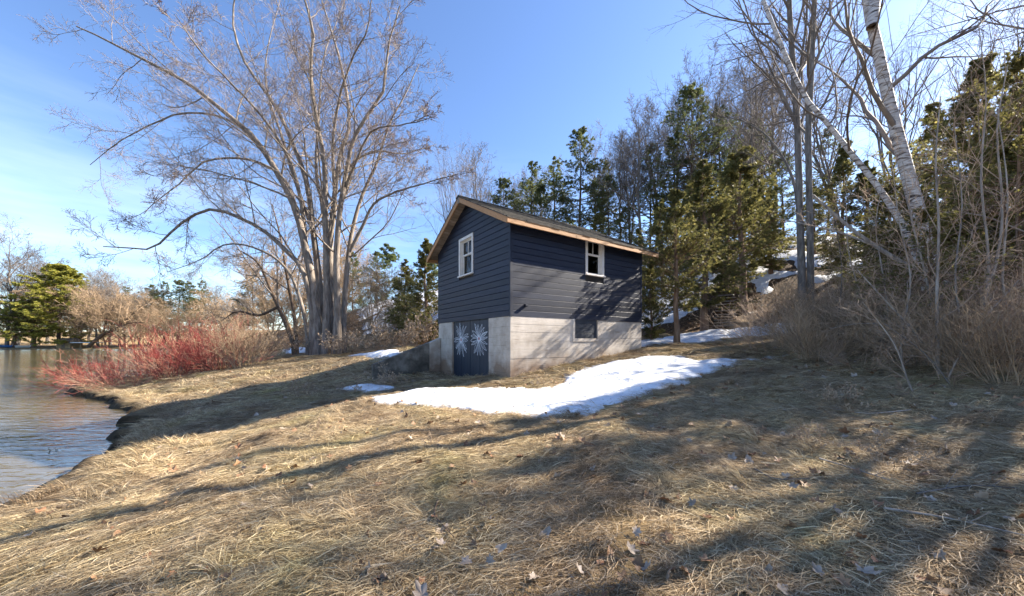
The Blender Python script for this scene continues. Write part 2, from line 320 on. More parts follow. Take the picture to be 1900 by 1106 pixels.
CP = np.array([
 (0,-4,-1.45),(0,0,-1.5),(3,0,-1.35),(-3,0,-1.75),(-5.5,0,-1.92),(6,0,-1.0),(0,2,-1.45),(2.6,1.8,-1.32),(-3.5,2.4,-1.70),
 (0,4,-1.30),(4.9,4.9,-.88),(6,4.1,-.8),(-4,4.5,-1.62),(-5.7,4.5,-1.85),(0,6,-1.2),(-3,7.5,-1.28),(-3,5.5,-1.42),(-6.5,8,-1.72),
 (-5,10,-1.42),(-8,10,-1.72),(0,8.1,-1.06),(-.04,9,-1.0),(-1.5,10,-1.14),(-2.68,12.5,-1.16),(-3.2,11.4,-1.2),(4.6,9.9,-.40),(4.48,12.15,-.31),(2.2,10.3,-.66),
 (2,8,-.88),(3.5,7,-.80),(7.1,8.75,-.38),(9,9,-.1),(12,8,.5),(10,5,.0),(16,10,1.3),(9,12,.0),(13.4,16,.42),(8,14,-.1),(5,16,-.05),
 (8,19,.45),(3,18,.1),(10.9,18,.8),(14.7,23,3.7),(20,22,4.8),(22,28,8),(14,30,7),(8,28,4.0),(0,30,2.6),(20,40,11),(5,40,7),(-5,36,2.4),
 (-5.5,12.5,-1.0),(-4.9,13.2,-.7),(-4,14.2,-.35),(-4,15.5,-.38),(-5,18,-.5),(-8,20,-.7),(-11,21,-.75),(-3,20,-.2),(-7,17,-.7),(-10,15,-1.0),(-12,14,-1.35),
 (-14,16,-1.45),(-17,19,-1.45),(-15,26,-.9),(-15,40,1.5),(-20,52,5.5),(-8,42,4),(-8,34,1.2),(-25,60,6),(-28,46,0.5),(-27,38,-1.2),
 (0,70,14),(30,60,15),(60,50,16),(40,25,9),(30,10,4.5),(20,2,2.2),(10,-3,.5),(50,0,12),(-42,72,3),(-30,95,8),(0,110,16),(60,100,18),(-60,100,1),
 (-100,112,-.9),(-150,112,-.9),(-200,140,1),(-100,160,4),(-300,200,5),(-250,105,-1),(-500,140,2),(500,500,25),(0,500,20),(-500,500,15),(500,0,20),(0,-100,0),(-60,-100,-1.5),(500,-300,5),
 (2.5,12,-.6)], float)
def _phi(r): return np.sqrt(r * r + 1.6)
_A = _phi(np.hypot(CP[:, None, 0] - CP[None, :, 0], CP[:, None, 1] - CP[None, :, 1])) * -1.0 - np.eye(len(CP)) * -.02
_P = np.c_[np.ones(len(CP)), CP[:, :2]]
_K = np.block([[_A, _P], [_P.T, np.zeros((3, 3))]])
_W = np.linalg.solve(_K, np.r_[CP[:, 2], 0, 0, 0])
def land(x, y):
    z = _W[-3] + _W[-2] * x + _W[-1] * y
    for k in range(len(CP)): z = z - _W[k] * _phi(np.hypot(x - CP[k, 0], y - CP[k, 1]))
    return z
def terrain(x, y, full=False):
    x = np.asarray(x, float); y = np.asarray(y, float)
    d = shore_dist(x, y); far = sstep(20, 60, np.hypot(x, y))
    d = d + (.55 * fbm(x * .9, y * .9, 3) + .30 * fbm(x * 3.0, y * 3.0, 4)) * (1 + far * 3)
    s = sstep(0, 3.0, d)
    z = -1.90 * (1 - s) + np.maximum(land(x, y), -1.9) * s
    z = z + (.10 * fbm(x * .7, y * .7, 11) + .055 * fbm(x * 2.1, y * 2.1, 12)) * sstep(0, 1, d) * (1 - .0 * far)
    rock = .30 * fbm(x * 4.5, y * 4.5, 15)
    z = z - (.42 + rock) * (1 - sstep(-.12, .16, d))
    z = np.where(d < -.1, z + np.maximum((d + .1) * .5, -1.2), z)
    if full: return z, d
    return z
def ground_z(x, y): return float(terrain(np.array([x]), np.array([y]))[0])
def px(p, q, Y): return np.array([(p - CX) / F * Y, Y, (HY - q) / F * Y])
_YS = np.concatenate([np.arange(1.4, 30, .03), np.arange(30, 160, .3)])
def gpx(p, q):
    """where the line of sight through a photo pixel meets the ground"""
    x = (p - CX) / F * _YS; z = (HY - q) / F * _YS
    i = np.argmax(z <= terrain(x, _YS)); return x[i], _YS[i]

def axis(lo, hi, f0, f1, step, growth):
    a = list(np.arange(f0, f1 + 1e-6, step)); s = step
    while a[-1] < hi: s *= growth; a.append(a[-1] + s)
    s = step
    while a[0] > lo: s *= growth; a.insert(0, a[0] - s)
    return np.array(a)
gx = axis(-700, 700, -11, 9, .09, 1.06); gy = axis(-80, 900, 1.0, 14, .09, 1.05)
X, Y = np.meshgrid(gx, gy); Z, D = terrain(X.ravel(), Y.ravel(), True)
nx, ny = len(gx), len(gy)
I = np.arange(nx * ny).reshape(ny, nx)
quads = np.stack([I[:-1, :-1], I[:-1, 1:], I[1:, 1:], I[1:, :-1]], -1).reshape(-1, 4)
xr, yr = X.ravel(), Y.ravel()
def litter_mask(x, y):
    """brown leaf litter under the trees of the hill and the brush, straw elsewhere"""
    n = fbm(x * .5, y * .5, 31) * 1.6
    a = sstep(0, 2.5, y - 16.5 - n * 1.5 + .05 * x) * sstep(-9, -3, x + .2 * (y - 20))
    b = sstep(0, 2.0, x - 6.2 - .35 * np.maximum(y - 5, 0) - n)
    c = sstep(0, 8, y - 34) * sstep(-60, -50, x)
    return np.clip(np.maximum(np.maximum(a, b), c), 0, 1)
soil = (1 - sstep(.05, .55, D + .25 * fbm(xr * 3, yr * 3, 41))) * (1 - .8 * sstep(40, 80, yr))
gme = np_mesh('ground', np.c_[xr, yr, Z], [quads], True, {'litter': litter_mask(xr, yr), 'soil': soil}, MT['ground'])
tag(link('ground', gme), kind='structure')
# water sheet
wx = axis(-700, 40, -30, -4, 1.0, 1.3); wy = axis(-80, 400, 0, 30, 1.0, 1.3)
WX, WY = np.meshgrid(wx, wy); I = np.arange(WX.size).reshape(WX.shape)
wme = np_mesh('water', np.c_[WX.ravel(), WY.ravel(), np.full(WX.size, WATER)], [np.stack([I[:-1, :-1], I[:-1, 1:], I[1:, 1:], I[1:, :-1]], -1).reshape(-1, 4)], True, mat=MT['water'])
tag(link('water', wme), kind='structure')

# ------------------------------------------------------------------ snow
def poly_sd(x, y, poly):
    best = np.full(x.shape, 1e9); ins = np.zeros(x.shape, bool); n = len(poly)
    for i in range(n):
        ax, ay = poly[i]; bx, by = poly[(i + 1) % n]; dx, dy = bx - ax, by - ay
        t = np.clip(((x - ax) * dx + (y - ay) * dy) / (dx * dx + dy * dy + 1e-9), 0, 1)
        best = np.minimum(best, np.hypot(x - ax - t * dx, y - ay - t * dy))
        ins ^= ((ay > y) != (by > y)) & (x < (bx - ax) * (y - ay) / ((by - ay) if by != ay else 1e-9) + ax)
    return np.where(ins, best, -best)
SNOWPOLY = []
def snow(pts, thick, step, label, rag=.25, holes=0., seed=0, is_px=True):
    poly = [gpx(*p) for p in pts] if is_px else pts
    SNOWPOLY.append(poly); P = np.array(poly); x0, y0 = P.min(0) - .5; x1, y1 = P.max(0) + .5
    ax = np.arange(x0, x1, step); ay = np.arange(y0, y1, step); X, Y = np.meshgrid(ax, ay)
    d = poly_sd(X, Y, poly) + rag * fbm(X * .35 / rag, Y * .35 / rag, 60 + seed) + rag * .8 * fbm(X * 1.2 / rag, Y * 1.2 / rag, 70 + seed)
    if holes: d = np.minimum(d, (fbm(X * .6, Y * .6, 80 + seed, 4) + holes) * 2)
    t = terrain(X.ravel(), Y.ravel()).reshape(X.shape)
    z = t + .02 + thick * sstep(-.02, .45, d) + .02 * fbm(X * 2, Y * 2, 90) * sstep(0, .4, d)
    z = np.where(d < 0, t - .06 + np.maximum(d, -.2) * .3, z)
    I = np.arange(X.size).reshape(X.shape); keep = (d > -.12)
    k = keep[:-1, :-1] | keep[:-1, 1:] | keep[1:, 1:] | keep[1:, :-1]
    q = np.stack([I[:-1, :-1], I[:-1, 1:], I[1:, 1:], I[1:, :-1]], -1)[k]
    u, inv = np.unique(q, return_inverse=True)
    V = np.c_[X.ravel(), Y.ravel(), z.ravel()][u]
    me = np_mesh('snow_patch', V, [inv.reshape(-1, 4)], True, mat=MT['snow'])
    return tag(link('snow_patch', me), label, 'snow', 'patches of old snow', 'structure')
snow([(678,741),(722,735),(770,726),(860,722),(1022,719),(1062,692),(1112,676),(1190,663),(1250,660),(1296,669),(1360,668),(1420,661),(1462,661),(1385,672),
      (1335,686),(1292,702),(1250,718),(1185,742),(1112,760),(1085,773),(1040,776),(960,771),(860,763),(760,754),(695,752)], .05, .05, 'large melting snow patch lying in front of the shed', .17, seed=1)
snow([(628,722),(655,715),(690,713),(730,717),(742,722),(700,730),(650,728)], .08, .05, 'small snow remnant between dry weeds left of the shed door', .08, seed=2)
snow([(1150,648),(1192,634),(1260,622),(1350,612),(1430,603),(1500,599),(1500,611),(1440,620),(1350,630),(1260,640),(1180,650)], .15, .12, 'long strip of snow at the foot of the wooded hill', .25, seed=3)
snow([(640,662),(680,656),(750,655),(760,665),(690,670)], .10, .12, 'thin snow strip on the grass beside the big maple', .2, seed=4)
snow([(520,650),(560,645),(585,648),(570,656),(530,658)], .10, .12, 'thin snow strip at the left foot of the big maple', .2, seed=5)
snow([(-16,38),(-8,36),(-6,44),(-9,54),(-17,60),(-25,60),(-22,50),(-19,44)], .10, .4, 'snowy slope seen behind the big maple trunks', .6, .25, seed=6, is_px=False)
snow([(3,21),(9,20),(12,22),(15.5,26),(12,32),(4,34),(-1,28)], .10, .25, 'broken snow on the hill behind the small cedars', .5, .16, seed=7, is_px=False)
snow([(15,21),(19,20),(24,22),(27,28),(21,32),(16.5,26)], .10, .25, 'snow on the bank above the fallen log', .5, .10, seed=8, is_px=False)
snow([(10,9.6),(14,9.5),(18,12),(15,14),(11,12.5)], .06, .12, 'scraps of snow under the brush below the birch', .3, .02, seed=9, is_px=False)

# ------------------------------------------------------------------ the shed (local frame: x along the side wall, y along the gable, z up from the door sill)
SL, SW = 5.51, 4.62                       # length, width
SB = 1.678                                # top of the concrete, foot of the siding
shed = empty('shed', (-.04, 9.0, -1.0), R_(34.8))
tag(shed, 'navy blue clapboard shed on a concrete base with gabled roof', 'shed')
EAVE, GN, GF = .32, .30, .43              # overhangs: eave, near gable, far gable
RZ = 5.475; EZ = 4.117; MID = SW / 2; SLP = (RZ - EZ) / (MID + EAVE)
def roof_top(y): return RZ - SLP * abs(y - MID)
UND = .085                                # roof build-up under the top surface
# concrete base: poured in lifts, each a few mm in or out of the next
def lifts(mb, x0, x1, y0, y1, z0, z1, axis_, rng):
    zs = [z0]
    while zs[-1] < z1 - .3: zs.append(zs[-1] + rng.uniform(.2, .27))
    zs.append(z1); zs = zs[:-2] + [z1] if zs[-1] - zs[-2] < .1 and len(zs) > 2 else zs
    for a, b in zip(zs[:-1], zs[1:]):
        o = rng.uniform(-.005, .005)
        mb.box(x0 + (o if axis_ == 'x' else 0), x1, y0 + (o if axis_ == 'y' else 0), y1, a + .0015, b - .0015)
rg = np.random.default_rng(3)
DY0, DY1 = 1.087, 3.475                   # door opening along the gable
HX0, HX1, HZ0 = 2.25, 3.29, 1.06          # hatch opening in the side wall
TH = .22
mb = MB(); lifts(mb, 0, HX0, .0, TH, -.8, SB, 'y', rg); lifts(mb, HX1, SL, .0, TH, -.8, SB, 'y', rg); mb.box(HX0, HX1, .003, TH, -.8, HZ0)
found_side = mb.build('foundation_wall', MT['concrete'], shed)
mb = MB(); lifts(mb, 0.002, TH, TH, DY0, -.8, SB - .001, 'x', rg); mb.build('foundation_pier', MT['concrete'], shed)
mb = MB(); lifts(mb, 0.002, TH, DY1, SW, -.8, SB - .001, 'x', rg); mb.build('foundation_pier', MT['concrete'], shed)
mb = MB(); lifts(mb, TH, SL, SW - TH, SW, -.8, SB, 'n', rg); mb.build('foundation_wall', MT['concrete'], shed)
mb = MB(); lifts(mb, SL - TH, SL - .001, TH, SW - TH, -.8, SB, 'n', rg); mb.build('foundation_wall', MT['concrete'], shed)
mb = MB(); mb.box(TH, SL - TH, TH, SW - TH, -.35, -.12); mb.build('floor', MT['oldconcrete'], shed)
mb = MB(); mb.box(TH, SL - TH, TH, SW - TH, SB - .1, SB + .02); mb.build('upper_floor', MT['dark'], shed)
# hatch and its concrete rim
hat = MB(); hat.box(HX0 + .045, HX1, .05, .075, HZ0 + .04, SB - .005); hatch = hat.build('hatch', MT['hatch'], shed)
for k in range(4):
    z0 = HZ0 + .045 + k * .143; hb = MB(); hb.box(HX0 + .05, HX1 - .004, .036, .05, z0, z0 + .138); hb.build('hatch_board', MT['hatch'], hatch, .004)
mb = MB(); mb.box(HX0 - .05, HX0 + .045, -.022, .09, HZ0 - .06, SB - .01); mb.box(HX0 + .045, HX1 + .02, -.02, .09, HZ0 - .06, HZ0 + .035); mb.build('hatch_rim', MT['concrete'], shed, .006)
# walls: frame behind the cladding with window openings
WSX0, WSX1, WSZ0, WSZ1 = 2.82, 3.47, 3.08, 4.12     # side window opening
WGY0, WGY1, WGZ0, WGZ1 = 2.05, 2.83, 3.13, 4.22     # gable window opening
def wall_top(y): return roof_top(y) - UND - .01
mb = MB(); zt = wall_top(0) - .02
for a in ((.04, WSX0, SB, zt), (WSX1, SL - .04, SB, zt), (WSX0, WSX1, SB, WSZ0), (WSX0, WSX1, WSZ1, zt)): mb.box(a[0], a[1], .02, .10, a[2], a[3])
side = mb.build('side_wall', MT['dark'], shed)
mb = MB()
def gable_piece(x, t, y0, y1, z0, z1=None):
    ys = [y0] + ([MID] if y0 < MID < y1 else []) + [y1]
    top = [(y, (wall_top(y) if z1 is None else z1)) for y in ys]
    pa = [(x, y0, z0), (x, y1, z0)] + [(x, y, z) for y, z in top[::-1]]
    mb.prism(pa, [(x + t, p[1], p[2]) for p in pa])
gable_piece(.02, .08, .10, WGY0, SB); gable_piece(.02, .08, WGY1, SW - .02, SB); gable_piece(.02, .08, WGY0, WGY1, SB, WGZ0); gable_piece(.02, .08, WGY0, WGY1, WGZ1)
gable = mb.build('gable_wall', MT['dark'], shed)
mb = MB(); gable_piece(SL - .1, .08, .10, SW - .02, SB); bgable = mb.build('gable_wall', MT['dark'], shed)
mb = MB(); mb.box(.1, SL - .1, SW - .1, SW - .02, SB, zt); bside = mb.build('side_wall', MT['dark'], shed)
# drop siding, one board per course: flat face, coved shoulder at the top
EXP = .167
def board_side(x0, x1, z0, z1, parent, flip=False, y=0.0, full=True):
    pr = [(0.02, z0), (-.012, z0), (-.012, z1 - .020), (-.003, z1 - .008), (.004, z1), (.02, z1)]
    sg = -1 if flip else 1
    m_ = MB(); m_.prism([(x0, y + sg * p, q) for p, q in pr], [(x1, y + sg * p, q) for p, q in pr]); return m_.build('siding_board', MT['navy'], parent)
rows = []; z = SB - .02
while z < zt: rows.append((z, min(z + EXP, zt))); z += EXP
for i, (a, b) in enumerate(rows):
    if b > WSZ0 - .1 and a < WSZ1 + .08:
        board_side(.075, WSX0 - .085, a, b, side); board_side(WSX1 + .085, SL - .055, a, b, side)
    else:
        j = (2.1 + 2.3 * ((i * 37) % 11) / 11); board_side(.075, j, a, b, side); board_side(j + .003, SL - .055, a, b, side)
    board_side(.055, SL - .055, a, b, bside, True, SW)
def board_gable(y0, y1, z0, z1, parent, x=0.0, sg=1):
    # clip to the roof line
    lo = max(y0, MID - (RZ - UND - .012 - z1) / SLP) if z1 > wall_top(y0) else y0
    hi = min(y1, MID + (RZ - UND - .012 - z1) / SLP) if z1 > wall_top(y1) else y1
    lo0 = max(y0, MID - (RZ - UND - .012 - z0) / SLP); hi0 = min(y1, MID + (RZ - UND - .012 - z0) / SLP)
    if hi - lo < .02: return
    pr = [(.02, z0), (-.012, z0), (-.012, z1 - .020), (-.003, z1 - .008), (.004, z1), (.02, z1)]
    f = lambda q: (q - z0) / (z1 - z0)
    m_ = MB(); m_.prism([(x + sg * p, lo0 + (lo - lo0) * f(q), q) for p, q in pr], [(x + sg * p, hi0 + (hi - hi0) * f(q), q) for p, q in pr]); return m_.build('siding_board', MT['navy'], parent)
z = SB - .02; i = 0
while z < RZ - .2:
    b = min(z + EXP, RZ - UND - .06)
    if b > WGZ0 - .1 and z < WGZ1 + .09:
        board_gable(.055, WGY0 - .085, z, b, gable); board_gable(WGY1 + .085, SW - .0, z, b, gable)
    else: board_gable(.055, SW - .0, z, b, gable)
    board_gable(.055, SW - .0, z, b, bgable, SL, -1); z += EXP
for args in ((-.018, .05, -.018, .05), (-.018, .05, SW - .045, SW + .02), (SL - .05, SL + .018, -.018, .05), (SL - .05, SL + .018, SW - .045, SW + .02)):
    mb = MB(); mb.box(*args, SB - .03, zt + .02); mb.build('corner_board', MT['navy'], shed, .004)
mb = MB(); mb.box(.05, .075, -.016, .03, SB - .02, zt); mb.build('corner_board', MT['navy'], shed)
for bx_, bz_ in ((.42, 1.93), (3.39, 2.05)):
    mb = MB(); mb.box(bx_, bx_ + .10, -.095, .0, bz_, bz_ + .05); mb.build('bracket', MT['navy'], shed, .006)
# windows: trim, sill, jambs, sashes with panes
def window(frame_pt, w, h, sill_ext, double):
    """frame_pt(u, d, z): u across the opening, d outwards"""
    def bx(u0, u1, d0, d1, z0, z1, name, mat, parent, bev=.004):
        m_ = MB(); m_.hexa([frame_pt(*c) for c in ((u0, d0, z0), (u1, d0, z0), (u1, d1, z0), (u0, d1, z0), (u0, d0, z1), (u1, d0, z1), (u1, d1, z1), (u0, d1, z1))]); return m_.build(name, mat, parent, bev)
    wroot = MB()
    for (u0, u1, z0, z1) in ((-.085, 0, -.02, h + .085), (w, w + .085, -.02, h + .085), (0, w, h, h + .085)):
        wroot.hexa([frame_pt(*c) for c in ((u0, -.02, z0), (u1, -.02, z0), (u1, .032, z0), (u0, .032, z0), (u0, -.02, z1), (u1, -.02, z1), (u1, .032, z1), (u0, .032, z1))])
    fr = wroot.build('window', MT['white'], shed)
    bx(-.085 - sill_ext, w + .085 + sill_ext, -.1, .075, -.065, -.02, 'sill', MT['white'], fr)
    for u0, u1, z0, z1 in ((.0, .018, -.02, h), (w - .018, w, -.02, h), (.018, w - .018, h - .018, h), (.018, w - .018, -.02, .0)):
        bx(u0, u1, -.13, -.018, z0, z1, 'jamb', MT['white'], fr, 0)
    mid = h * .56
    for (z0, z1, dd, split) in ((.0, mid + .03, -.085, 0), (mid, h - .018, -.06, double)):
        sm = MB()
        segs = [(.018, .058, z0, z1), (w - .058, w - .018, z0, z1), (.058, w - .058, z0, z0 + .045), (.058, w - .058, z1 - .04, z1)]
        if split: segs.append((w / 2 - .012, w / 2 + .012, z0 + .045, z1 - .04))
        for u0, u1, a, b in segs: sm.hexa([frame_pt(*c) for c in ((u0, dd - .03, a), (u1, dd - .03, a), (u1, dd, a), (u0, dd, a), (u0, dd - .03, b), (u1, dd - .03, b), (u1, dd, b), (u0, dd, b))])
        sm.build('sash', MT['white'], fr)
        for u0, u1 in (((.058, w / 2 - .012), (w / 2 + .012, w - .058)) if split else ((.058, w - .058),)):
            bx(u0, u1, dd - .018, dd - .013, z0 + .045, z1 - .04, 'pane', MT['glass'], fr, 0)
    # narrow curtain inside one side
    return fr
window(lambda u, d, z: (WSX0 + u, -d, WSZ0 + z), WSX1 - WSX0, WSZ1 - WSZ0, .02, 1)
window(lambda u, d, z: (-d, WGY0 + u, WGZ0 + z), WGY1 - WGY0, WGZ1 - WGZ0, .03, 1)
# roof: boards running along the ridge, shingles on top, barge boards and fascia in raw wood
X0, X1 = -GN, SL + GF
RUN = math.hypot(MID + EAVE, RZ - EZ)
for sgn in (-1, 1):
    rf = MB(); n = 13; bw = RUN / n
    def rp(s, x, dz): # s: distance down the slope from the ridge
        return (x, MID + sgn * s * (MID + EAVE) / RUN, RZ - s * (RZ - EZ) / RUN + dz)
    deck = None
    for k in range(n):
        a, b = k * bw + .003, (k + 1) * bw - .003
        xs = [X0, X0 + (2.1 + (k * 29 % 7) * .35), X1]
        for q in range(2):
            mb = MB(); x0, x1 = xs[q] + (.002 if q else 0), xs[q + 1]
            mb.hexa([rp(a, x0, -.085), rp(b, x0, -.085), rp(b, x1, -.085), rp(a, x1, -.085), rp(a, x0, -.062), rp(b, x0, -.062), rp(b, x1, -.062), rp(a, x1, -.062)])
            if deck is None: deck = mb.build('roof_deck', MT['greywood'], shed)
            else: mb.build('roof_board', MT['greywood'], deck)
    sh = MB(); crs = 19; ex = (RUN + .05) / crs; rs = np.random.default_rng(5 + sgn)
    for k in range(crs):
        a, b = k * ex, (k + 1) * ex + .006; x = X0 - .05 - (k % 2) * .15
        while x < X1 + .05:
            w_ = rs.uniform(.26, .32); x0, x1 = max(x, X0 - .05), min(x + w_ - .004, X1 + .05); j = rs.uniform(-.006, .006); t = rs.uniform(0, .006)
            if x1 > x0 + .02:
                sh.hexa([rp(a, x0, -.058), rp(b + j, x0, -.058), rp(b + j, x1, -.058), rp(a, x1, -.058), rp(a, x0, -.046), rp(b + j, x0, -.022 + t), rp(b + j, x1, -.022 + t), rp(a, x1, -.046)])
            x += w_
    o = sh.build('roof_shingles', MT['shingle'], deck); o['kind'] = 'stuff'
    # barge (rake) boards, front and back, in two lengths
    for xx in (X0 - .038, X1):
        for s0, s1 in ((.02, RUN * .57), (RUN * .57 + .003, RUN - .001)):
            mb = MB(); mb.hexa([rp(s0, xx, -.215), rp(s1, xx, -.215), rp(s1, xx + .038, -.215), rp(s0, xx + .038, -.215), rp(s0, xx, -.06), rp(s1, xx, -.06), rp(s1, xx + .038, -.06), rp(s0, xx + .038, -.06)])
            mb.build('barge_board', MT['cedarwood'], shed, .004)
    ye = MID + sgn * (MID + EAVE)
    for xa, xb in ((X0 - .036, 2.0), (2.003, 4.1), (4.103, X1 + .036)):
        mb = MB(); y0, y1 = sorted((ye, ye + sgn * .038)); mb.box(xa, xb, y0, y1, EZ - .205, EZ - .062); mb.build('fascia_board', MT['cedarwood'], shed, .004)
    # rafter tails behind the fascia
    for k in range(8):
        xr_ = .1 + k * (SL - .25) / 7; mb = MB(); ya, yb = (ye, MID + sgn * (MID - .02))
        za, zb = roof_top(ye) - .09, roof_top(yb) - .09
        mb.hexa([(xr_, ya, za - .1), (xr_ + .04, ya, za - .1), (xr_ + .04, yb, zb - .14), (xr_, yb, zb - .14), (xr_, ya, za), (xr_ + .04, ya, za), (xr_ + .04, yb, zb), (xr_, yb, zb)]); mb.build('rafter_tail', MT['greywood'], shed)
mb = MB(); mb.prism([(X0 - .044, MID + a, RZ + b) for a, b in ((-.06, -.25), (.06, -.25), (.06, -.085), (0, -.055), (-.06, -.085))], [(X0 + .0, MID + a, RZ + b) for a, b in ((-.06, -.25), (.06, -.25), (.06, -.085), (0, -.055), (-.06, -.085))])
mb.build('ridge_end_block', MT['greywood'], shed)
mb = MB(); mb.prism([(X0 - .06, MID + a, RZ + b) for a, b in ((-.13, -.075), (0, -.012), (.13, -.075), (.13, -.055), (0, .012), (-.13, -.055))], [(X1 + .06, MID + a, RZ + b) for a, b in ((-.13, -.075), (0, -.012), (.13, -.075), (.13, -.055), (0, .012), (-.13, -.055))])
mb.build('ridge_cap', MT['shingle'], shed)
# double door, vertical boards; a big white flower outlined on each leaf
SPL = 2.286
fr_ = np.random.default_rng(21)
def ribbon(pts, w, x):
    """flat painted line on the door: pts (y,z) -> quads facing -x"""
    p = np.array(pts); t = np.gradient(p, axis=0); t /= np.linalg.norm(t, axis=1)[:, None] + 1e-9; nrm = np.c_[-t[:, 1], t[:, 0]]
    a, b = p + nrm * w / 2, p - nrm * w / 2; n = len(p)
    V = np.r_[np.c_[np.full(n, x), a], np.c_[np.full(n, x), b]]
    return V, np.array([(i, i + 1, n + i + 1, n + i) for i in range(n - 1)])
for (y0, y1, cy, cz, up, dn, hw) in ((SPL + .004, DY1 - .004, 2.90, 1.06, .60, .62, .56), (DY0 + .004, SPL - .004, 1.72, 1.09, .57, .57, .57)):
    mb = MB(); mb.box(.075, .10, y0, y1, -.2, SB - .015); leaf = mb.build('door', MT['door'], shed)
    n = 6; bw = (y1 - y0) / n
    for k in range(n):
        mb = MB(); o = .002 * ((k * 7) % 3); mb.box(.052 + o, .075, y0 + k * bw + .002, y0 + (k + 1) * bw - .002, -.2, SB - .016); mb.build('door_board', MT['door'], leaf, .003)
    Vs, Fs, nV = [], [], 0; K = 19
    for k in range(K):
        th = 2 * math.pi * (k + fr_.uniform(-.3, .3)) / K
        ly = hw * math.sin(th) * fr_.uniform(.75, 1.0); lz = (up if math.cos(th) > 0 else dn) * math.cos(th) * fr_.uniform(.75, 1.0)
        L = math.hypot(ly, lz)
        if L < .32: ly, lz = ly * .34 / L, lz * .34 / L
        ly = max(-(cy - y0 - .02), min(y1 - cy - .02, ly)); L = math.hypot(ly, lz)
        bend = fr_.uniform(-.10, .10); wd = fr_.uniform(.028, .05)
        s = np.linspace(0, 1, 9); prof = np.sin(np.pi * s ** 1.3) * wd
        ax = np.c_[ly * s, lz * s]; nr = np.array([-lz, ly]) / L
        cl = ax + nr * (bend * s ** 2)[:, None]
        loop = np.r_[cl + nr * prof[:, None], (cl - nr * prof[:, None])[::-1]] + np.array([cy, cz])
        loop[:, 0] = np.clip(loop[:, 0], y0 + .012, y1 - .012)
        V, Fq = ribbon(loop, .013, .0478 - .0004 * (k % 4)); Vs.append(V); Fs.append(Fq + nV); nV += len(V)
        if k % 2 == 0:
            V, Fq = ribbon(cl[:7] + np.array([cy, cz]), .010, .0468); Vs.append(V); Fs.append(Fq + nV); nV += len(V)
    link('painted_flower', np_mesh('painted_flower', np.concatenate(Vs), Fs, mat=MT['flower']), leaf)
    a = np.linspace(0, 2 * math.pi, 13)[:-1]; V = np.c_[np.full(13, .0458), np.r_[0, np.cos(a) * .038] + cy, np.r_[0, np.sin(a) * .05] + cz]
    link('flower_centre', np_mesh('flower_centre', V, [np.array([(0, 1 + i, 1 + (i + 1) % 12) for i in range(12)])], mat=MT['red']), leaf)
mb = MB(); mb.box(.045, .075, SPL - .05, SPL - .02, .9, 1.02); mb.build('door_handle', MT['iron'], shed, .004)

# wing wall beside the door, running out from the left corner of the gable
wing = empty('retaining_wall', (-2.68, 12.79, -1.0), R_(34.8)); tag(wing, 'low sloping concrete retaining wall left of the shed door', 'wall')
mb = MB(); mb.prism([(-.003, -.20, -.7), (-.003, .05, -.7), (-.003, .05, 1.14), (-.003, -.20, 1.14)], [(-.42, -.20, -.7), (-.42, .05, -.7), (-.42, .05, .96), (-.42, -.20, .96)]); mb.build('wall_end', MT['concrete'], wing, .012)
mb = MB(); n = 8
for k in range(n):
    a, b = -.424 - 1.9 * k / n, -.424 - 1.9 * (k + 1) / n; za, zb = .97 - .72 * k / n, .97 - .72 * (k + 1) / n; o = .01 * math.sin(k * 2.7)
    mb.hexa([(b, -.19 + o, -.9), (a, -.19 + o, -.9), (a, .05, -.9), (b, .05, -.9), (b, -.19 + o, zb), (a, -.19 + o, za), (a, .05, za), (b, .05, zb)])
mb.build('wall_slope', MT['oldconcrete'], wing)

# ------------------------------------------------------------------ tree tools
def norm(v): return v / (np.linalg.norm(v, axis=-1, keepdims=True) + 1e-9)
def tubes(P, R, sides):
    """P (B,N,3) centre lines, R (B,N) radii -> vertices, quads"""
    B, N, _ = P.shape
    T = norm(np.gradient(P, axis=1)); ov = norm(P[:, -1] - P[:, 0])
    ref = np.where(np.abs(ov[:, 2:3]) > .7, np.array([[1., 0, 0]]), np.array([[0, 0, 1.]]))[:, None, :]
    b1 = norm(np.cross(T, ref)); b2 = np.cross(T, b1)
    a = np.arange(sides) * 2 * math.pi / sides
    V = P[:, :, None] + R[:, :, None, None] * (np.cos(a)[None, None, :, None] * b1[:, :, None] + np.sin(a)[None, None, :, None] * b2[:, :, None])
    I = np.arange(B * N * sides).reshape(B, N, sides); J = np.roll(I, -1, 2)
    Q = np.stack([I[:, :-1], J[:, :-1], J[:, 1:], I[:, 1:]], -1).reshape(-1, 4)
    return V.reshape(-1, 3), Q
def merge(parts):
    Vs, Fs, n = [], [], 0
    for V, Q in parts:
        Vs.append(V); Fs.append(np.asarray(Q) + n); n += len(V)
    return np.concatenate(Vs), Fs
def resample(pts, N):
    p = np.array(pts, float)
    # Catmull-Rom through the points, then even arc length
    e = np.r_[2 * p[:1] - p[1:2], p, 2 * p[-1:] - p[-2:-1]]; t = np.linspace(0, 1, 8)[:-1, None]; out_ = []
    for i in range(1, len(e) - 2):
        a, b, c, d = e[i - 1], e[i], e[i + 1], e[i + 2]
        out_.append(.5 * (2 * b + (c - a) * t + (2 * a - 5 * b + 4 * c - d) * t ** 2 + (3 * b - a - 3 * c + d) * t ** 3))
    q = np.r_[np.concatenate(out_), p[-1:]]; s = np.r_[0, np.cumsum(np.linalg.norm(np.diff(q[:, :3], axis=0), axis=1))]
    u = np.linspace(0, s[-1], N); return np.stack([np.interp(u, s, q[:, k]) for k in range(q.shape[1])], 1)
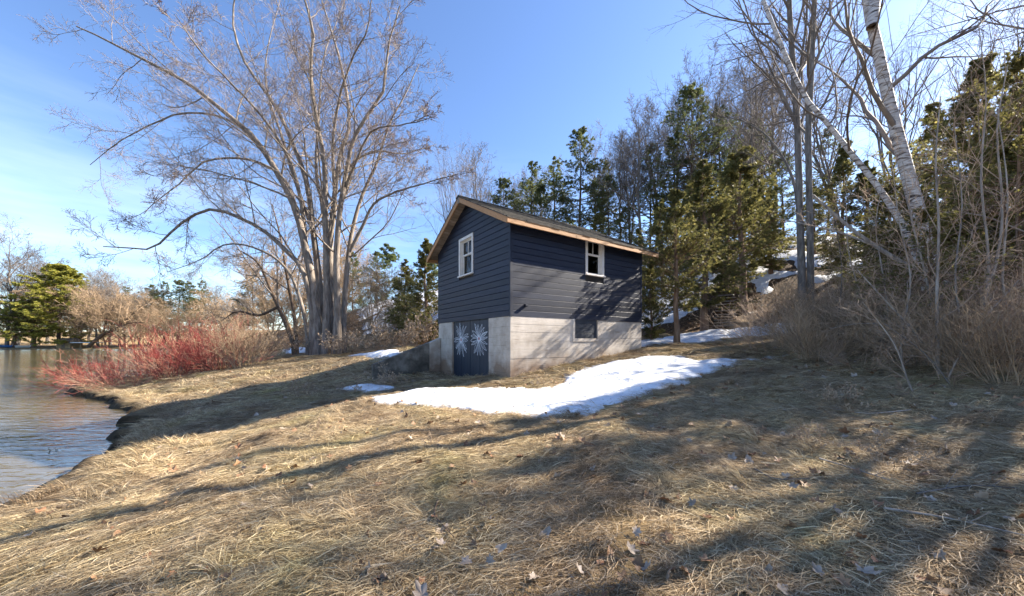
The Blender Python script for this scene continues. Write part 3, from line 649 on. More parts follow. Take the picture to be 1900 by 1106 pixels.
def grow(P, R, rng, n, t0, t1, ang, angsd, lf, lsd, N, up, wig, rf, rmin, tip=.35, fall=.5, labs=None, rlen=.02):
    B, Mn, _ = P.shape; idx = np.repeat(np.arange(B), n); K = len(idx)
    t = t0 + (t1 - t0) * ((np.tile(np.arange(n), B) + rng.uniform(0, 1, K)) / n)
    ft = np.minimum(t * (Mn - 1), Mn - 1.001); i = ft.astype(int); w = (ft - i)[:, None]
    p0 = P[idx, i] * (1 - w) + P[idx, i + 1] * w; tn = norm(P[idx, i + 1] - P[idx, i]); r0 = R[idx, i] * (1 - w[:, 0]) + R[idx, i + 1] * w[:, 0]
    Lp = np.linalg.norm(np.diff(P, axis=1), axis=2).sum(1)[idx]
    ref = np.where(np.abs(tn[:, 2:3]) > .8, np.array([[1., 0, 0]]), np.array([[0, 0, 1.]])); b1 = norm(np.cross(tn, ref)); b2 = np.cross(tn, b1)
    az = np.tile(np.arange(n), B) * 2.4 + rng.uniform(0, 6.28, B)[idx] + rng.normal(0, .5, K); a = R_(ang) + rng.normal(0, R_(angsd), K)
    d = np.cos(a)[:, None] * tn + np.sin(a)[:, None] * (np.cos(az)[:, None] * b1 + np.sin(az)[:, None] * b2)
    L = (lf * Lp if labs is None else labs) * (1 - fall * (t - t0) / max(t1 - t0, 1e-6)) * rng.uniform(1 - lsd, 1 + lsd, K)
    C = np.empty((K, N, 3)); C[:, 0] = p0; step = (L / (N - 1))[:, None]
    for k in range(1, N):
        d = norm(d + wig * rng.normal(0, 1, (K, 3)) + np.array([0, 0, up])); C[:, k] = C[:, k - 1] + d * step
    rs = np.maximum(np.minimum(r0 * rf, L * rlen), rmin); s = np.linspace(0, 1, N)
    return C, np.maximum(rs[:, None] * (1 - (1 - tip) * s[None]), rmin * .6)
def tris_at(Pts, Dirs, rng, K, length, width, spread, flat=0.):
    """K thin leaves around each point, heading along Dirs with a spread"""
    n = len(Pts); p = np.repeat(Pts, K, 0); d = norm(np.repeat(Dirs, K, 0) + rng.normal(0, spread, (n * K, 3)) * np.array([1, 1, 1 - flat]))
    L = length * rng.uniform(.6, 1.2, n * K)[:, None]; sd = norm(np.cross(d, rng.normal(0, 1, (n * K, 3)))) * width * .5
    V = np.stack([p, p + d * L * .5 + sd, p + d * L, p + d * L * .5 - sd], 1).reshape(-1, 3)
    I = np.arange(n * K * 4).reshape(-1, 4); return V, I
def straight(H, r0, N, rng, bend=.02, tip=.12, flare=1.35):
    s = np.linspace(0, 1, N); w = np.cumsum(rng.normal(0, bend, (N, 2)), 0) * H / N ** .5; w -= w[:1]
    P = np.c_[w * 1.0, s * H]; P[0, 2] = -.5
    Rr = r0 * (1 - (1 - tip) * s); Rr[0] *= flare; return P[None], Rr[None]

def bare_tree(seed, H=18, r=.2, n1=17, t0=.25, ang=42, lf=.46, up=.10, fork=1, last=5, rmin=.012, mat_b='bark', mat_t='bare', wig=.12, n2=8, n3=6, spread=0):
    rng = np.random.default_rng(seed); Ps, Rs = [], []
    for k in range(fork):
        P, Rr = straight(H * rng.uniform(.85, 1), r * (1 if k == 0 else .8), 12, rng, .02)
        if fork > 1:
            a = rng.uniform(0, 6.28); P[0, 1:, :2] += (np.linspace(0, 1, 11) ** 1.0 * spread)[:, None] * np.array([math.cos(a), math.sin(a)]) * H
        Ps.append(P); Rs.append(Rr)
    P0, R0 = np.concatenate(Ps), np.concatenate(Rs)
    P1, R1 = grow(P0, R0, rng, n1, t0, .97, ang, 9, lf, .3, 9, up, wig, .6, rmin, .25, .55)
    P2, R2 = grow(P1, R1, rng, n2, .2, 1, 42, 12, .42, .35, 6, up * .7, wig * 1.2, .6, rmin, .3, .45)
    P3, R3 = grow(P2, R2, rng, n3, .15, 1, 40, 14, .45, .4, 4, up * .5, wig * 1.3, .6, rmin, .4, .3)
    P4, R4 = grow(P3, R3, rng, last, .2, 1, 38, 14, .55, .4, 3, up * .3, wig, .7, rmin * .8, .5, .2)
    tr = merge([tubes(P0, R0, 9)]); lim = merge([tubes(P1, R1, 5), tubes(P2, R2, 4), tubes(P3, R3, 3), tubes(P4, R4, 3)])
    return [('trunk', np_mesh('trunk', *tr, smooth=True, mat=MT[mat_b])), ('crown', np_mesh('crown', *lim, smooth=True, mat=MT[mat_t]))]
def pine_tree(seed, H=16, r=.2, h0=.18, width=.27, nb=90, mat='pine', droop=.0, dens=1.6, tuft=.21, irregular=.35, tw=.02):
    rng = np.random.default_rng(seed); P0, R0 = straight(H, r, 10, rng, .012, .08)
    hs = h0 + (1 - h0) * np.sort(rng.uniform(0, 1, nb)) ** .9; hs = np.round(hs * H / .55) * .55 / H + rng.normal(0, .006, nb); hs = np.clip(hs, h0, .99)
    u = (hs - h0) / (1 - h0); L = H * width * (np.minimum(1, .55 + 1.6 * u) * (1 - u) ** .75 + .06) * (1 + rng.uniform(-irregular, irregular, nb))
    az = rng.uniform(0, 6.28, nb); el = R_(-8) + R_(50) * u ** 1.5 - droop * (1 - u); N = 6
    base = np.stack([np.interp(hs * H, P0[0, :, 2], P0[0, :, k]) for k in (0, 1)] + [hs * H], 1)
    d = np.c_[np.cos(az) * np.cos(el), np.sin(az) * np.cos(el), np.sin(el)]; C = np.empty((nb, N, 3)); C[:, 0] = base
    for k in range(1, N):
        d = norm(d + rng.normal(0, .09, (nb, 3)) + np.array([0, 0, .07])); C[:, k] = C[:, k - 1] + d * (L / (N - 1))[:, None]
    Rb = np.maximum(.012, L * .012)[:, None] * np.linspace(1, .35, N)[None]
    P2, R2 = grow(C, Rb, rng, 10, .22, 1, 52, 10, .38, .3, 4, .05, .1, .6, .007, .4, .6)
    # flatten side twigs towards the branch plane
    P2[:, :, 2] = P2[:, :1, 2] + (P2[:, :, 2] - P2[:, :1, 2]) * .5
    m = int(5 * dens); s = rng.uniform(.25, 1, (len(P2), m)); ft = s * 2.999; i = ft.astype(int); w = (ft - i)[..., None]; b = np.arange(len(P2))[:, None]
    pts = (P2[b, i] * (1 - w) + P2[b, i + 1] * w).reshape(-1, 3); dr = norm(P2[b, i + 1] - P2[b, i]).reshape(-1, 3) + np.array([0, 0, .35])
    tip = np.concatenate([C[:, -1], P2[:, -1]]); tipd = norm(np.concatenate([C[:, -1] - C[:, -2], P2[:, -1] - P2[:, -2]])); pts = np.r_[pts, tip]; dr = np.r_[dr, tipd]
    V, Q = tris_at(pts, norm(dr), rng, 10, tuft, tw, .55); tone = np.repeat(np.clip(rng.normal(.5, .22, len(pts)), 0, 1), 40)
    return [('trunk', np_mesh('trunk', *merge([tubes(P0, R0, 8)]), smooth=True, mat=MT['conbark'])),
            ('limbs', np_mesh('limbs', *merge([tubes(C, Rb, 4), tubes(P2, R2, 3)]), smooth=True, mat=MT['conbark'])),
            ('crown', np_mesh('crown', V, [Q], attrs={'tone': tone}, mat=MT[mat]))]
def cedar_tree(seed, H=8, r=.12, h0=.12, width=.2, nb=150, spray=.115, sw=.0135, per=14, K=8, sag=.03, mat='cedar', bark='cedbark', top=.8, gap=.0):
    rng = np.random.default_rng(seed); P0, R0 = straight(H, r, 9, rng, .012, .1)
    hs = h0 + (1 - h0) * rng.uniform(0, 1, nb) ** 1.1; u = (hs - h0) / (1 - h0)
    keep = rng.uniform(0, 1, nb) > gap; hs, u = hs[keep], u[keep]; nb = len(hs)
    az0 = rng.uniform(0, 6.28)
    L = H * width * (np.minimum(1, .6 + 1.5 * u) * (1 - u) ** top + .05) * rng.uniform(.4, 1.25, nb) * (1 + .25 * np.sin(az0 * 2 + u * 9)); az = rng.uniform(0, 6.28, nb); el = R_(5) + R_(45) * u; N = 6
    base = np.stack([np.interp(hs * H, P0[0, :, 2], P0[0, :, k]) for k in (0, 1)] + [hs * H], 1)
    d = np.c_[np.cos(az) * np.cos(el), np.sin(az) * np.cos(el), np.sin(el)]; C = np.empty((nb, N, 3)); C[:, 0] = base
    for k in range(1, N):
        d = norm(d + rng.normal(0, .1, (nb, 3)) + np.array([0, 0, .10 - sag])); C[:, k] = C[:, k - 1] + d * (L / (N - 1))[:, None]
    Rb = np.maximum(.006, L * .010)[:, None] * np.linspace(1, .35, N)[None]
    P2, R2 = grow(C, Rb, rng, per, .22, 1, 40, 12, .36, .35, 4, .02 - sag, .12, .6, .004, .4, .5)
    m = 6; s = rng.uniform(.1, 1, (len(P2), m)); ft = s * 2.999; i = ft.astype(int); w = (ft - i)[..., None]; b = np.arange(len(P2))[:, None]
    pts = (P2[b, i] * (1 - w) + P2[b, i + 1] * w).reshape(-1, 3); dr = norm(P2[b, i + 1] - P2[b, i]).reshape(-1, 3)
    pts = np.r_[pts, C[:, -1], P2[:, -1]]; dr = np.r_[dr, norm(C[:, -1] - C[:, -2]), norm(P2[:, -1] - P2[:, -2])]
    # flat fan sprays: K leaflets fanned in one plane
    n = len(pts); dd = norm(dr + rng.normal(0, .35, (n, 3)) + np.array([0, 0, -.1 - sag])); sd = norm(np.cross(dd, rng.normal(0, 1, (n, 3)) * np.array([1, 1, .5])))
    a = np.linspace(-1, 1, K)[None] * .9 + rng.normal(0, .12, (n, K)); Ld = spray * rng.uniform(.6, 1.15, (n, 1)) * (1 - .3 * np.abs(np.linspace(-1, 1, K)))[None]
    dv = np.cos(a)[..., None] * dd[:, None] + np.sin(a)[..., None] * sd[:, None]; sv = -np.sin(a)[..., None] * dd[:, None] + np.cos(a)[..., None] * sd[:, None]
    p = pts[:, None] + dv * 0.0 + dd[:, None] * (np.arange(K) * .0)[None, :, None]
    V = np.stack([p, p + dv * Ld[..., None] * .55 + sv * sw * .5, p + dv * Ld[..., None], p + dv * Ld[..., None] * .55 - sv * sw * .5], 2).reshape(-1, 3)
    Q = np.arange(len(V)).reshape(-1, 4); tone = np.repeat(np.clip(rng.normal(.5, .25, n), 0, 1), 4 * K)
    return [('trunk', np_mesh('trunk', *merge([tubes(P0, R0, 8)]), smooth=True, mat=MT[bark])),
            ('limbs', np_mesh('limbs', *merge([tubes(C, Rb, 4), tubes(P2, R2, 3)]), smooth=True, mat=MT[bark])),
            ('crown', np_mesh('crown', V, [Q], attrs={'tone': tone}, mat=MT[mat]))]
def shrub(seed, n=60, rad=.3, L=1.6, el=(35, 85), mat='dogwood', n1=6, n2=3, up=.05, r=.006, rmin=.003, wig=.08, lean=(0, 0), N=7):
    rng = np.random.default_rng(seed); a = rng.uniform(0, 6.28, n); q = rad * np.sqrt(rng.uniform(0, 1, n)); e = R_(el[0]) + R_(el[1] - el[0]) * rng.uniform(0, 1, n)
    d = np.c_[np.cos(a) * np.cos(e) + lean[0], np.sin(a) * np.cos(e) + lean[1], np.sin(e)]; C = np.empty((n, N, 3)); C[:, 0] = np.c_[np.cos(a) * q, np.sin(a) * q, np.full(n, -.1)]
    LL = L * rng.uniform(.5, 1.1, n)
    for k in range(1, N):
        d = norm(d + rng.normal(0, wig, (n, 3)) + np.array([0, 0, up])); C[:, k] = C[:, k - 1] + d * (LL / (N - 1))[:, None]
    Rb = r * rng.uniform(.7, 1.3, n)[:, None] * np.linspace(1, .45, N)[None]
    P1, R1 = grow(C, Rb, rng, n1, .3, 1, 34, 10, .42, .4, 5, up, wig, .7, rmin, .5, .4)
    parts = [tubes(P1, R1, 3)]
    if n2:
        P2, R2 = grow(P1, R1, rng, n2, .2, 1, 36, 12, .5, .4, 3, up, wig, .8, rmin * .8, .6, .3); parts.append(tubes(P2, R2, 3))
    return [('stems', np_mesh('stems', *merge([tubes(C, Rb, 4)]), smooth=True, mat=MT[mat])), ('twigs', np_mesh('twigs', *merge(parts), smooth=True, mat=MT[mat]))]
def place(name, parts, x, y, label, cat, group=None, s=1.0, sz=None, rz=None, z=None, sink=0.0):
    z = ground_z(x, y) if z is None else z
    e = empty(name, (x, y, z - sink), RNG.uniform(0, 6.28) if rz is None else rz, (s, s, sz or s)); tag(e, label, cat, group)
    for nm, me in parts:
        o = link(nm, me, e)
        if nm in ('seed_heads', 'twigs'): o['kind'] = 'stuff'
    return e
def place_px(name, parts, H, p, Yd, ytop, label, cat, group=None, wide=1.0, **k):
    """a plant Yd metres out, standing on the ground, its tip at photo height ytop"""
    x = (p - CX) / F * Yd; z = ground_z(x, Yd); top = (HY - ytop) / F * Yd; sz = (top - z) / H
    return place(name, parts, x, Yd, label, cat, group, sz * wide, sz, z=z, **k)

# ------------------------------------------------------------------ the big silver maple
def maple():
    rng = np.random.default_rng(12); Y0 = 21.0; base = np.array([(603 - CX) / F * Y0, Y0, 0]); zb = ground_z(base[0], base[1])
    stems = [ # photo pixels along each stem, then depth change at the tip, radius at the foot (m)
     ([(588,650),(588,590),(571,480),(546,385),(505,305),(468,250),(420,209),(360,161),(289,119),(211,78),(128,42)], -1.5, .30),
     ([(596,650),(597,570),(581,420),(569,334),(540,257),(510,191),(462,125),(438,72),(432,18),(440,-60)], 1.5, .27),
     ([(604,650),(606,570),(604,418),(602,310),(587,221),(575,119),(581,60),(569,0),(560,-70)], -3, .26),
     ([(612,650),(613,570),(613,448),(628,300),(647,239),(641,167),(623,90),(600,10),(590,-60)], 3, .27),
     ([(624,650),(626,585),(623,454),(638,334),(653,263),(683,209),(707,173),(715,90),(735,20)], -2.5, .26),
     ([(634,650),(638,585),(647,466),(665,382),(695,310),(719,239),(754,179),(778,119)], 2, .23),
     ([(580,650),(578,570),(562,500),(535,468),(492,430),(438,400),(390,388),(337,412),(289,454),(247,457),(187,451)], -2.5, .20),
     ([(574,650),(562,570),(535,500),(485,462),(420,450),(370,480),(310,500)], 3.5, .15),
     # side stems springing from the main ones
     ([(649,468),(672,420),(700,372),(766,346),(844,322)], -2, .13),
     ([(640,325),(665,295),(701,281),(754,284),(820,269)], 3.5, .11),
     ([(560,430),(530,345),(490,285),(432,227),(349,206),(277,227),(217,257),(163,299)], 2.5, .15),
     ([(567,465),(553,405),(528,334),(468,299),(384,299),(330,340),(262,400)], -3.5, .13),
     ([(604,440),(596,370),(586,310),(592,200),(600,100),(640,-20)], 4.0, .14),
     ([(570,480),(560,380),(540,300),(500,230),(440,160),(370,90),(320,20)], -4.5, .15),
     ([(622,470),(632,380),(660,300),(690,240),(740,230),(800,215)], -4.5, .13),
     ([(613,440),(622,380),(618,260),(640,140),(680,50),(690,-30)], -4.5, .14),
     ([(582,430),(552,350),(520,250),(490,150),(500,60),(520,-20)], 4.5, .14)]
    N = 22; P, Rr = [], []
    for pts, dy, r in stems:
        q = resample([(a, b) for a, b in pts], N); s = np.linspace(0, 1, N); Yd = Y0 + (np.sign(dy) * .3 if pts[0][1] > 600 else 0) + dy * s ** 1.3
        w = np.stack([px(a, b, y) for (a, b), y in zip(q, Yd)]); w[:, :] += np.r_[np.zeros((1, 3)), np.cumsum(rng.normal(0, .035, (N - 1, 3)), 0)] * s[:, None]
        R0 = .86 * r * (1 - .87 * s ** .9)
        if pts[0][1] > 600: w[0, 2] = zb - .5; R0[:2] *= [1.5, 1.2]
        P.append(w); Rr.append(R0)
    P, Rr = np.array(P) - np.array([base[0], base[1], zb]), np.array(Rr)
    P1, R1 = grow(P, Rr * .7, rng, 12, .25, .99, 44, 11, .27, .35, 11, .035, .085, .5, .015, .3, .6)
    P2, R2 = grow(P1, R1, rng, 7, .18, 1, 40, 12, .42, .4, 8, .03, .10, .6, .010, .35, .4)
    P3, R3 = grow(P2, R2, rng, 7, .12, 1, 40, 13, .52, .4, 5, .03, .08, .65, .008, .5, .3)
    P4, R4 = grow(P3, R3, rng, 3, .15, .95, 40, 13, .6, .4, 3, .04, .08, .7, .0065, .7, .2)
    e = empty('maple_tree', (base[0], base[1], zb)); tag(e, 'huge bare many-stemmed maple with reddish buds spreading over the river bank', 'tree')
    # trunk: the stems, each its own piece
    tr = link('trunk', np_mesh('trunk', *merge([tubes(P[:1], Rr[:1], 10)]), smooth=True, mat=MT['maple']), e)
    for k in range(1, len(P)): link('stem', np_mesh('stem', *merge([tubes(P[k:k + 1], Rr[k:k + 1], 10)]), smooth=True, mat=MT['maple']), e)
    link('limbs', np_mesh('limbs', *merge([tubes(P1, R1, 6), tubes(P2, R2, 4)]), smooth=True, mat=MT['maple']), e)
    link('crown', np_mesh('crown', *merge([tubes(P3, R3, 3), tubes(P4, R4, 3)]), smooth=True, mat=MT['twig']), e)
    # buds: small fat diamonds towards the twig tips
    tips = np.concatenate([P4[:, -1], P4[::2, 1], P3[:, -1]]); tips = tips[rng.uniform(0, 1, len(tips)) < .75]; n = len(tips)
    s = rng.uniform(.008, .014, n)[:, None]; a = norm(rng.normal(0, 1, (n, 3))); b = norm(np.cross(a, rng.normal(0, 1, (n, 3)))); c = np.cross(a, b)
    V = np.stack([tips - a * s * 1.3, tips + b * s, tips + a * s * 1.3, tips - b * s, tips + c * s, tips - c * s], 1).reshape(-1, 3); o = np.arange(n)[:, None] * 6
    link('buds', np_mesh('buds', V, [o + np.array([[0, 1, 2, 3]]), o + np.array([[0, 4, 2, 5]])], mat=MT['bud']), e)['kind'] = 'stuff'
maple()
print('maple done')
# ------------------------------------------------------------------ birch and twin-stemmed tree on the right
def stem_tree(name, stems, Y0, label, cat, mat, tmat, seed, n1=14, lf=.32, ang=48, up=.05, rmin=.006, t0=.3, n2=8, n3=6, n4=3, wig=.1):
    rng = np.random.default_rng(seed); bx = (stems[0][0][0][0] - CX) / F * Y0; zb = ground_z(bx, Y0); N = 20; P, Rr = [], []
    for pts, dy, dia in stems:
        q = resample(pts, N); d = np.interp(np.linspace(0, 1, N), np.linspace(0, 1, len(dia)), dia); s = np.linspace(0, 1, N); Yd = Y0 + dy * s
        w = np.stack([px(a, b, y) for (a, b), y in zip(q, Yd)]); w[:, :2] += rng.normal(0, .012, (N, 2)) * s[:, None]
        P.append(w - np.array([bx, Y0, zb])); Rr.append(d / 2)
    P, Rr = np.array(P), np.array(Rr); P[:, 0, 2] = np.where(P[:, 0, 2] < .6, -.5, P[:, 0, 2])
    P1, R1 = grow(P, Rr, rng, n1, t0, .99, ang, 11, lf, .35, 10, up, wig, .5, rmin * 2, .3, .5)
    P2, R2 = grow(P1, R1, rng, n2, .15, 1, 40, 12, .40, .4, 7, up * .6, wig, .6, rmin * 1.3, .35, .4)
    P3, R3 = grow(P2, R2, rng, n3, .12, 1, 38, 13, .42, .4, 5, up * .3, wig, .65, rmin, .5, .3)
    pt = [tubes(P3, R3, 3)]
    if n4:
        P4, R4 = grow(P3, R3, rng, n4, .2, 1, 36, 13, .55, .4, 3, 0, wig, .7, rmin * .8, .7, .2); pt.append(tubes(P4, R4, 3))
    e = empty(name, (bx, Y0, zb)); tag(e, label, cat)
    for k in range(len(P)): link('trunk' if k == 0 else 'stem', np_mesh('stem', *merge([tubes(P[k:k + 1], Rr[k:k + 1], 12)]), smooth=True, mat=MT[mat]), e)
    link('limbs', np_mesh('limbs', *merge([tubes(P1, R1, 5), tubes(P2, R2, 4)]), smooth=True, mat=MT[tmat]), e)
    link('crown', np_mesh('crown', *merge(pt), smooth=True, mat=MT[tmat]), e)
stem_tree('birch_tree', [([(1748,655),(1728,520),(1700,380),(1672,280),(1650,190),(1632,110),(1615,40),(1606,-20),(1590,-160),(1575,-330)], .4, (.30,.28,.25,.225,.20,.18,.15,.11,.06)),
    ([(1618,50),(1624,0),(1640,-90),(1665,-220)], .5, (.2,.17,.12,.06)),
    ([(1735,600),(1690,450),(1640,362),(1592,300),(1540,235),(1500,190),(1460,110),(1432,40),(1412,-10),(1390,-110),(1370,-220)], 1.8, (.13,.125,.12,.11,.10,.095,.09,.08,.06,.04))],
    7.6, 'white-barked birch leaning left over the brush at right', 'tree', 'birch', 'bare', 31, n1=11, n2=7, n3=5, lf=.30, rmin=.0022, t0=.36, n4=1)
stem_tree('ash_tree', [([(1490,618),(1488,520),(1484,400),(1480,250),(1470,100),(1462,-40),(1455,-250)], .5, (.38,.29,.265,.24,.21,.16,.08)),
    ([(1502,618),(1504,520),(1502,380),(1500,250),(1506,120),(1512,-20),(1525,-250)], -.8, (.33,.26,.24,.225,.195,.16,.08)),
    ([(1486,420),(1470,330),(1430,260),(1380,225),(1330,215)], 2, (.16,.13,.1,.07,.04))],
    16.0, 'tall grey tree with two close parallel trunks right of the cedars', 'tree', 'bark', 'bare', 41, n1=18, lf=.28, ang=36, up=.08, rmin=.0032, t0=.36, n4=2)

# ------------------------------------------------------------------ prototypes (meshes only)
BARE = [bare_tree(101), bare_tree(102, ang=36, up=.14, n1=20), bare_tree(103, fork=2, spread=.14, n1=14), bare_tree(104, fork=3, spread=.22, n1=11, ang=38)]
TAN = [bare_tree(111, H=11, r=.12, t0=.12, ang=48, fork=3, spread=.3, n1=14, mat_b='tan_twig', mat_t='tan_twig', rmin=.016), bare_tree(112, H=11, r=.12, t0=.1, ang=52, fork=4, spread=.35, n1=11, mat_b='tan_twig', mat_t='tan_twig', rmin=.016)]
PINE = [pine_tree(201, width=.26), pine_tree(202, width=.22, h0=.25, irregular=.5, nb=75), pine_tree(203, width=.32, h0=.12, nb=95)]
THIN = bare_tree(131, H=12, r=.13, fork=3, spread=.25, n1=11, ang=40, rmin=.003, n2=7, n3=5, last=3)
YPINE = pine_tree(204, width=.36, h0=.06, nb=130, mat='ypine', tuft=.34, tw=.075)
CEDAR = [cedar_tree(301, gap=.2), cedar_tree(302, width=.17, nb=190, h0=.06, gap=.15), cedar_tree(303, width=.25, nb=150, gap=.25, h0=.22)]
NCEDAR = [cedar_tree(311, H=9, r=.11, h0=.1, width=.26, nb=170, spray=.12, sw=.0135, per=16, K=8, sag=.06, gap=.28), cedar_tree(312, H=9, r=.11, h0=.06, width=.22, nb=190, spray=.12, sw=.0135, per=16, K=8, sag=.07, gap=.25),
          cedar_tree(313, H=9, r=.09, h0=.22, width=.36, nb=95, spray=.12, sw=.0135, per=16, K=8, sag=.08, gap=.2, top=.6)]

# ---- behind and right of the shed
G_HILL = 'bare trees on the wooded hill'
place_px('pine_tree', PINE[0], 16, 1075, 38, 240, 'tall white pine whose pointed crown rises highest above the shed roof', 'tree', wide=1.1)
place_px('pine_tree', PINE[1], 16, 986, 44, 303, 'thin pine left of the tall white pine above the roof', 'tree', wide=1.15)
place_px('pine_tree', PINE[2], 16, 932, 42, 333, 'small round-topped pine just over the near end of the roof', 'tree', wide=1.0)
place_px('pine_tree', PINE[1], 16, 1030, 41, 296, 'brownish sparse pine close left of the tall white pine', 'tree', wide=1.15)
place_px('pine_tree', PINE[2], 16, 1285, 31, 165, 'tallest dark pine in the group right of the shed', 'tree', wide=1.05)
place_px('pine_tree', PINE[0], 16, 1335, 33, 200, 'dark pine right beside the tallest pine of the hill', 'tree', wide=1.15)
place_px('pine_tree', PINE[1], 16, 1120, 46, 300, 'slim pine right of the tall white pine above the roof', 'tree', wide=1.15)
place_px('pine_tree', PINE[2], 16, 1160, 40, 385, 'low bushy pine just above the middle of the roof', 'tree', wide=1.2)
place_px('cedar_tree', CEDAR[2], 8, 1110, 30, 395, 'olive cedar directly behind the roof ridge line', 'tree', wide=1.3)
for p, Yd, yt, b, lab in ((1190, 34, 215, 0, 'bare tree with curving limbs between the pines behind the shed'), (1225, 37, 190, 2, 'bare forked tree left of the tallest pine'), (1150, 42, 250, 1, 'bare upright tree right of the white pine'),
        (895, 50, 318, 3, 'small bare tree left of the pines above the near roof end'), (1400, 27, 90, 1, 'bare tall tree behind the cedar with the reddish trunk'), (1440, 33, 110, 0, 'bare tree left of the twin-trunked tree'),
        (1330, 40, 150, 3, 'bare forked tree behind the dark pines'), (1560, 24, 60, 2, 'bare tree behind the leaning birch stem'), (1660, 22, 40, 1, 'bare tree behind the upright birch trunk'),
        (1790, 20, 20, 0, 'bare tree behind the dark cedars at right'), (1380, 45, 200, 2, 'bare tree far up the hill above the cedars'), (1255, 43, 175, 1, 'bare slim tree just left of the tallest pine\'s tip'), (1172, 38, 240, 2, 'bare forked tree above the middle of the roof'), (1305, 36, 140, 0, 'bare tree rising over the tallest pine'),
        (1420, 38, 130, 2, 'bare forked tree halfway between the tallest pine and the twin trunks'), (1100, 48, 275, 0, 'bare tree close behind the white pine'), (1010, 50, 320, 2, 'bare low tree between the thin pine and the brownish pine'), (955, 52, 340, 1, 'bare low tree right of the round-topped pine')):
    if p > 1500: place_px('bare_tree', THIN, 12, p, Yd, yt, lab, 'tree', G_HILL, wide=.8)
    else: place_px('bare_tree', BARE[b], 18, p, Yd, yt, lab, 'tree', G_HILL)
place_px('sapling', THIN, 12, 838, 30, 262, 'slender bare sapling rising behind the gable peak', 'tree', wide=.5)
for p, Yd, yt, k, w, lab in ((1205, 37, 270, 2, .9, 'full pine behind the far half of the roof'), (1250, 33, 250, 0, 1.1, 'mid-height pine left of the tallest pine'), (1395, 33, 225, 2, .9, 'full pine behind the sunlit cedar'), (1452, 31, 285, 0, 1.2, 'pine just left of the twin trunks'), (1005, 38, 345, 2, 1.0, 'low full pine above the near half of the roof'), (1130, 36, 330, 0, 1.1, 'layered pine right below the slim one above the roof'), (1535, 30, 240, 2, .9, 'pine just right of the twin trunks')):
    place_px('pine_tree', PINE[k], 16, p, Yd, yt, lab, 'tree', 'pines on the wooded hill', wide=w)
# cedars between the shed and the hill
place_px('cedar_tree', CEDAR[2], 8, 1256, 13.2, 350, 'young cedar with a thin dark trunk nearest the shed corner', 'tree', wide=1.25)
place_px('cedar_tree', CEDAR[1], 8, 1208, 14.4, 480, 'small low cedar tucked against the far corner of the shed', 'tree', wide=1.1)
place_px('cedar_tree', CEDAR[0], 8, 1308, 17.5, 300, 'dark full cedar behind the young thin-trunked one', 'tree', wide=1.5)
place_px('cedar_tree', CEDAR[2], 8, 1380, 19.5, 270, 'sunlit cedar on a stout reddish trunk at the hill foot', 'tree', wide=1.55)
place_px('cedar_tree', CEDAR[1], 8, 1430, 23, 350, 'yellow-green cedar close left of the twin trunks', 'tree', wide=1.5)
place_px('cedar_tree', CEDAR[0], 8, 1180, 21, 425, 'olive cedar behind the far roof corner', 'tree', wide=1.3)
place_px('cedar_tree', CEDAR[0], 8, 1232, 24, 370, 'olive cedar filling the gap behind the young cedar', 'tree', wide=1.5)
place_px('cedar_tree', CEDAR[2], 8, 1345, 23, 310, 'ragged cedar above the wooden steps', 'tree', wide=1.5)
place_px('cedar_tree', CEDAR[0], 8, 1290, 27, 330, 'tall dim cedar far behind the wooden steps', 'tree', wide=1.5)
place_px('cedar_tree', CEDAR[1], 8, 1405, 29, 330, 'narrow cedar up the slope behind the sunlit one', 'tree', wide=1.8)
place_px('cedar_tree', NCEDAR[0], 9, 1605, 17, 300, 'dark cedar between the leaning birch stem and the twin trunks', 'tree', wide=1.4)
place_px('cedar_tree', NCEDAR[1], 9, 1850, 8.0, 400, 'low bushy cedar under the big fringed one', 'tree', wide=1.7)
place_px('cedar_tree', NCEDAR[0], 9, 1775, 10.5, 380, 'low cedar close behind the birch foot', 'tree', wide=1.7)
# dark cedars at right
place_px('cedar_tree', NCEDAR[0], 9, 1565, 19, 262, 'dark cedar behind the leaning dead pole', 'tree', wide=1.25)
place_px('cedar_tree', NCEDAR[1], 9, 1640, 13, 330, 'dense dark cedar left of the birch trunk', 'tree', wide=1.6)
place_px('cedar_tree', NCEDAR[0], 9, 1815, 10.2, 110, 'big cedar with sunlit fringed branches right of the birch', 'tree', wide=1.35)
place_px('cedar_tree', NCEDAR[1], 9, 1735, 12.5, 290, 'dark cedar standing behind the birch trunk', 'tree', wide=1.7)
place_px('cedar_tree', NCEDAR[0], 9, 1735, 20, 190, 'tall dim cedar farther up behind the birch trunk', 'tree', wide=1.4)
place_px('cedar_tree', NCEDAR[2], 9, 1885, 7.6, 130, 'loose cedar with hanging sprays nearest the right edge', 'tree', wide=.9)
place_px('cedar_tree', NCEDAR[2], 9, 1722, 6.8, 400, 'small cedar hiding the foot of the birch', 'tree', wide=1.3)
place_px('cedar_tree', NCEDAR[1], 9, 1905, 8.8, 130, 'cedar cut by the right edge of the picture', 'tree', wide=1.5)
place_px('cedar_tree', NCEDAR[0], 9, 1900, 13.5, 150, 'dark cedar in the back at the right edge', 'tree', wide=1.4)
place_px('cedar_tree', NCEDAR[1], 9, 1512, 24, 335, 'dark cedar right behind the twin trunks', 'tree', wide=1.3)
place_px('cedar_tree', NCEDAR[0], 9, 1862, 8.6, 240, 'broad olive cedar before the loose one at right', 'tree', wide=1.6)
place_px('cedar_tree', NCEDAR[1], 9, 1690, 9.8, 330, 'olive cedar just left behind the birch foot', 'tree', wide=1.6)
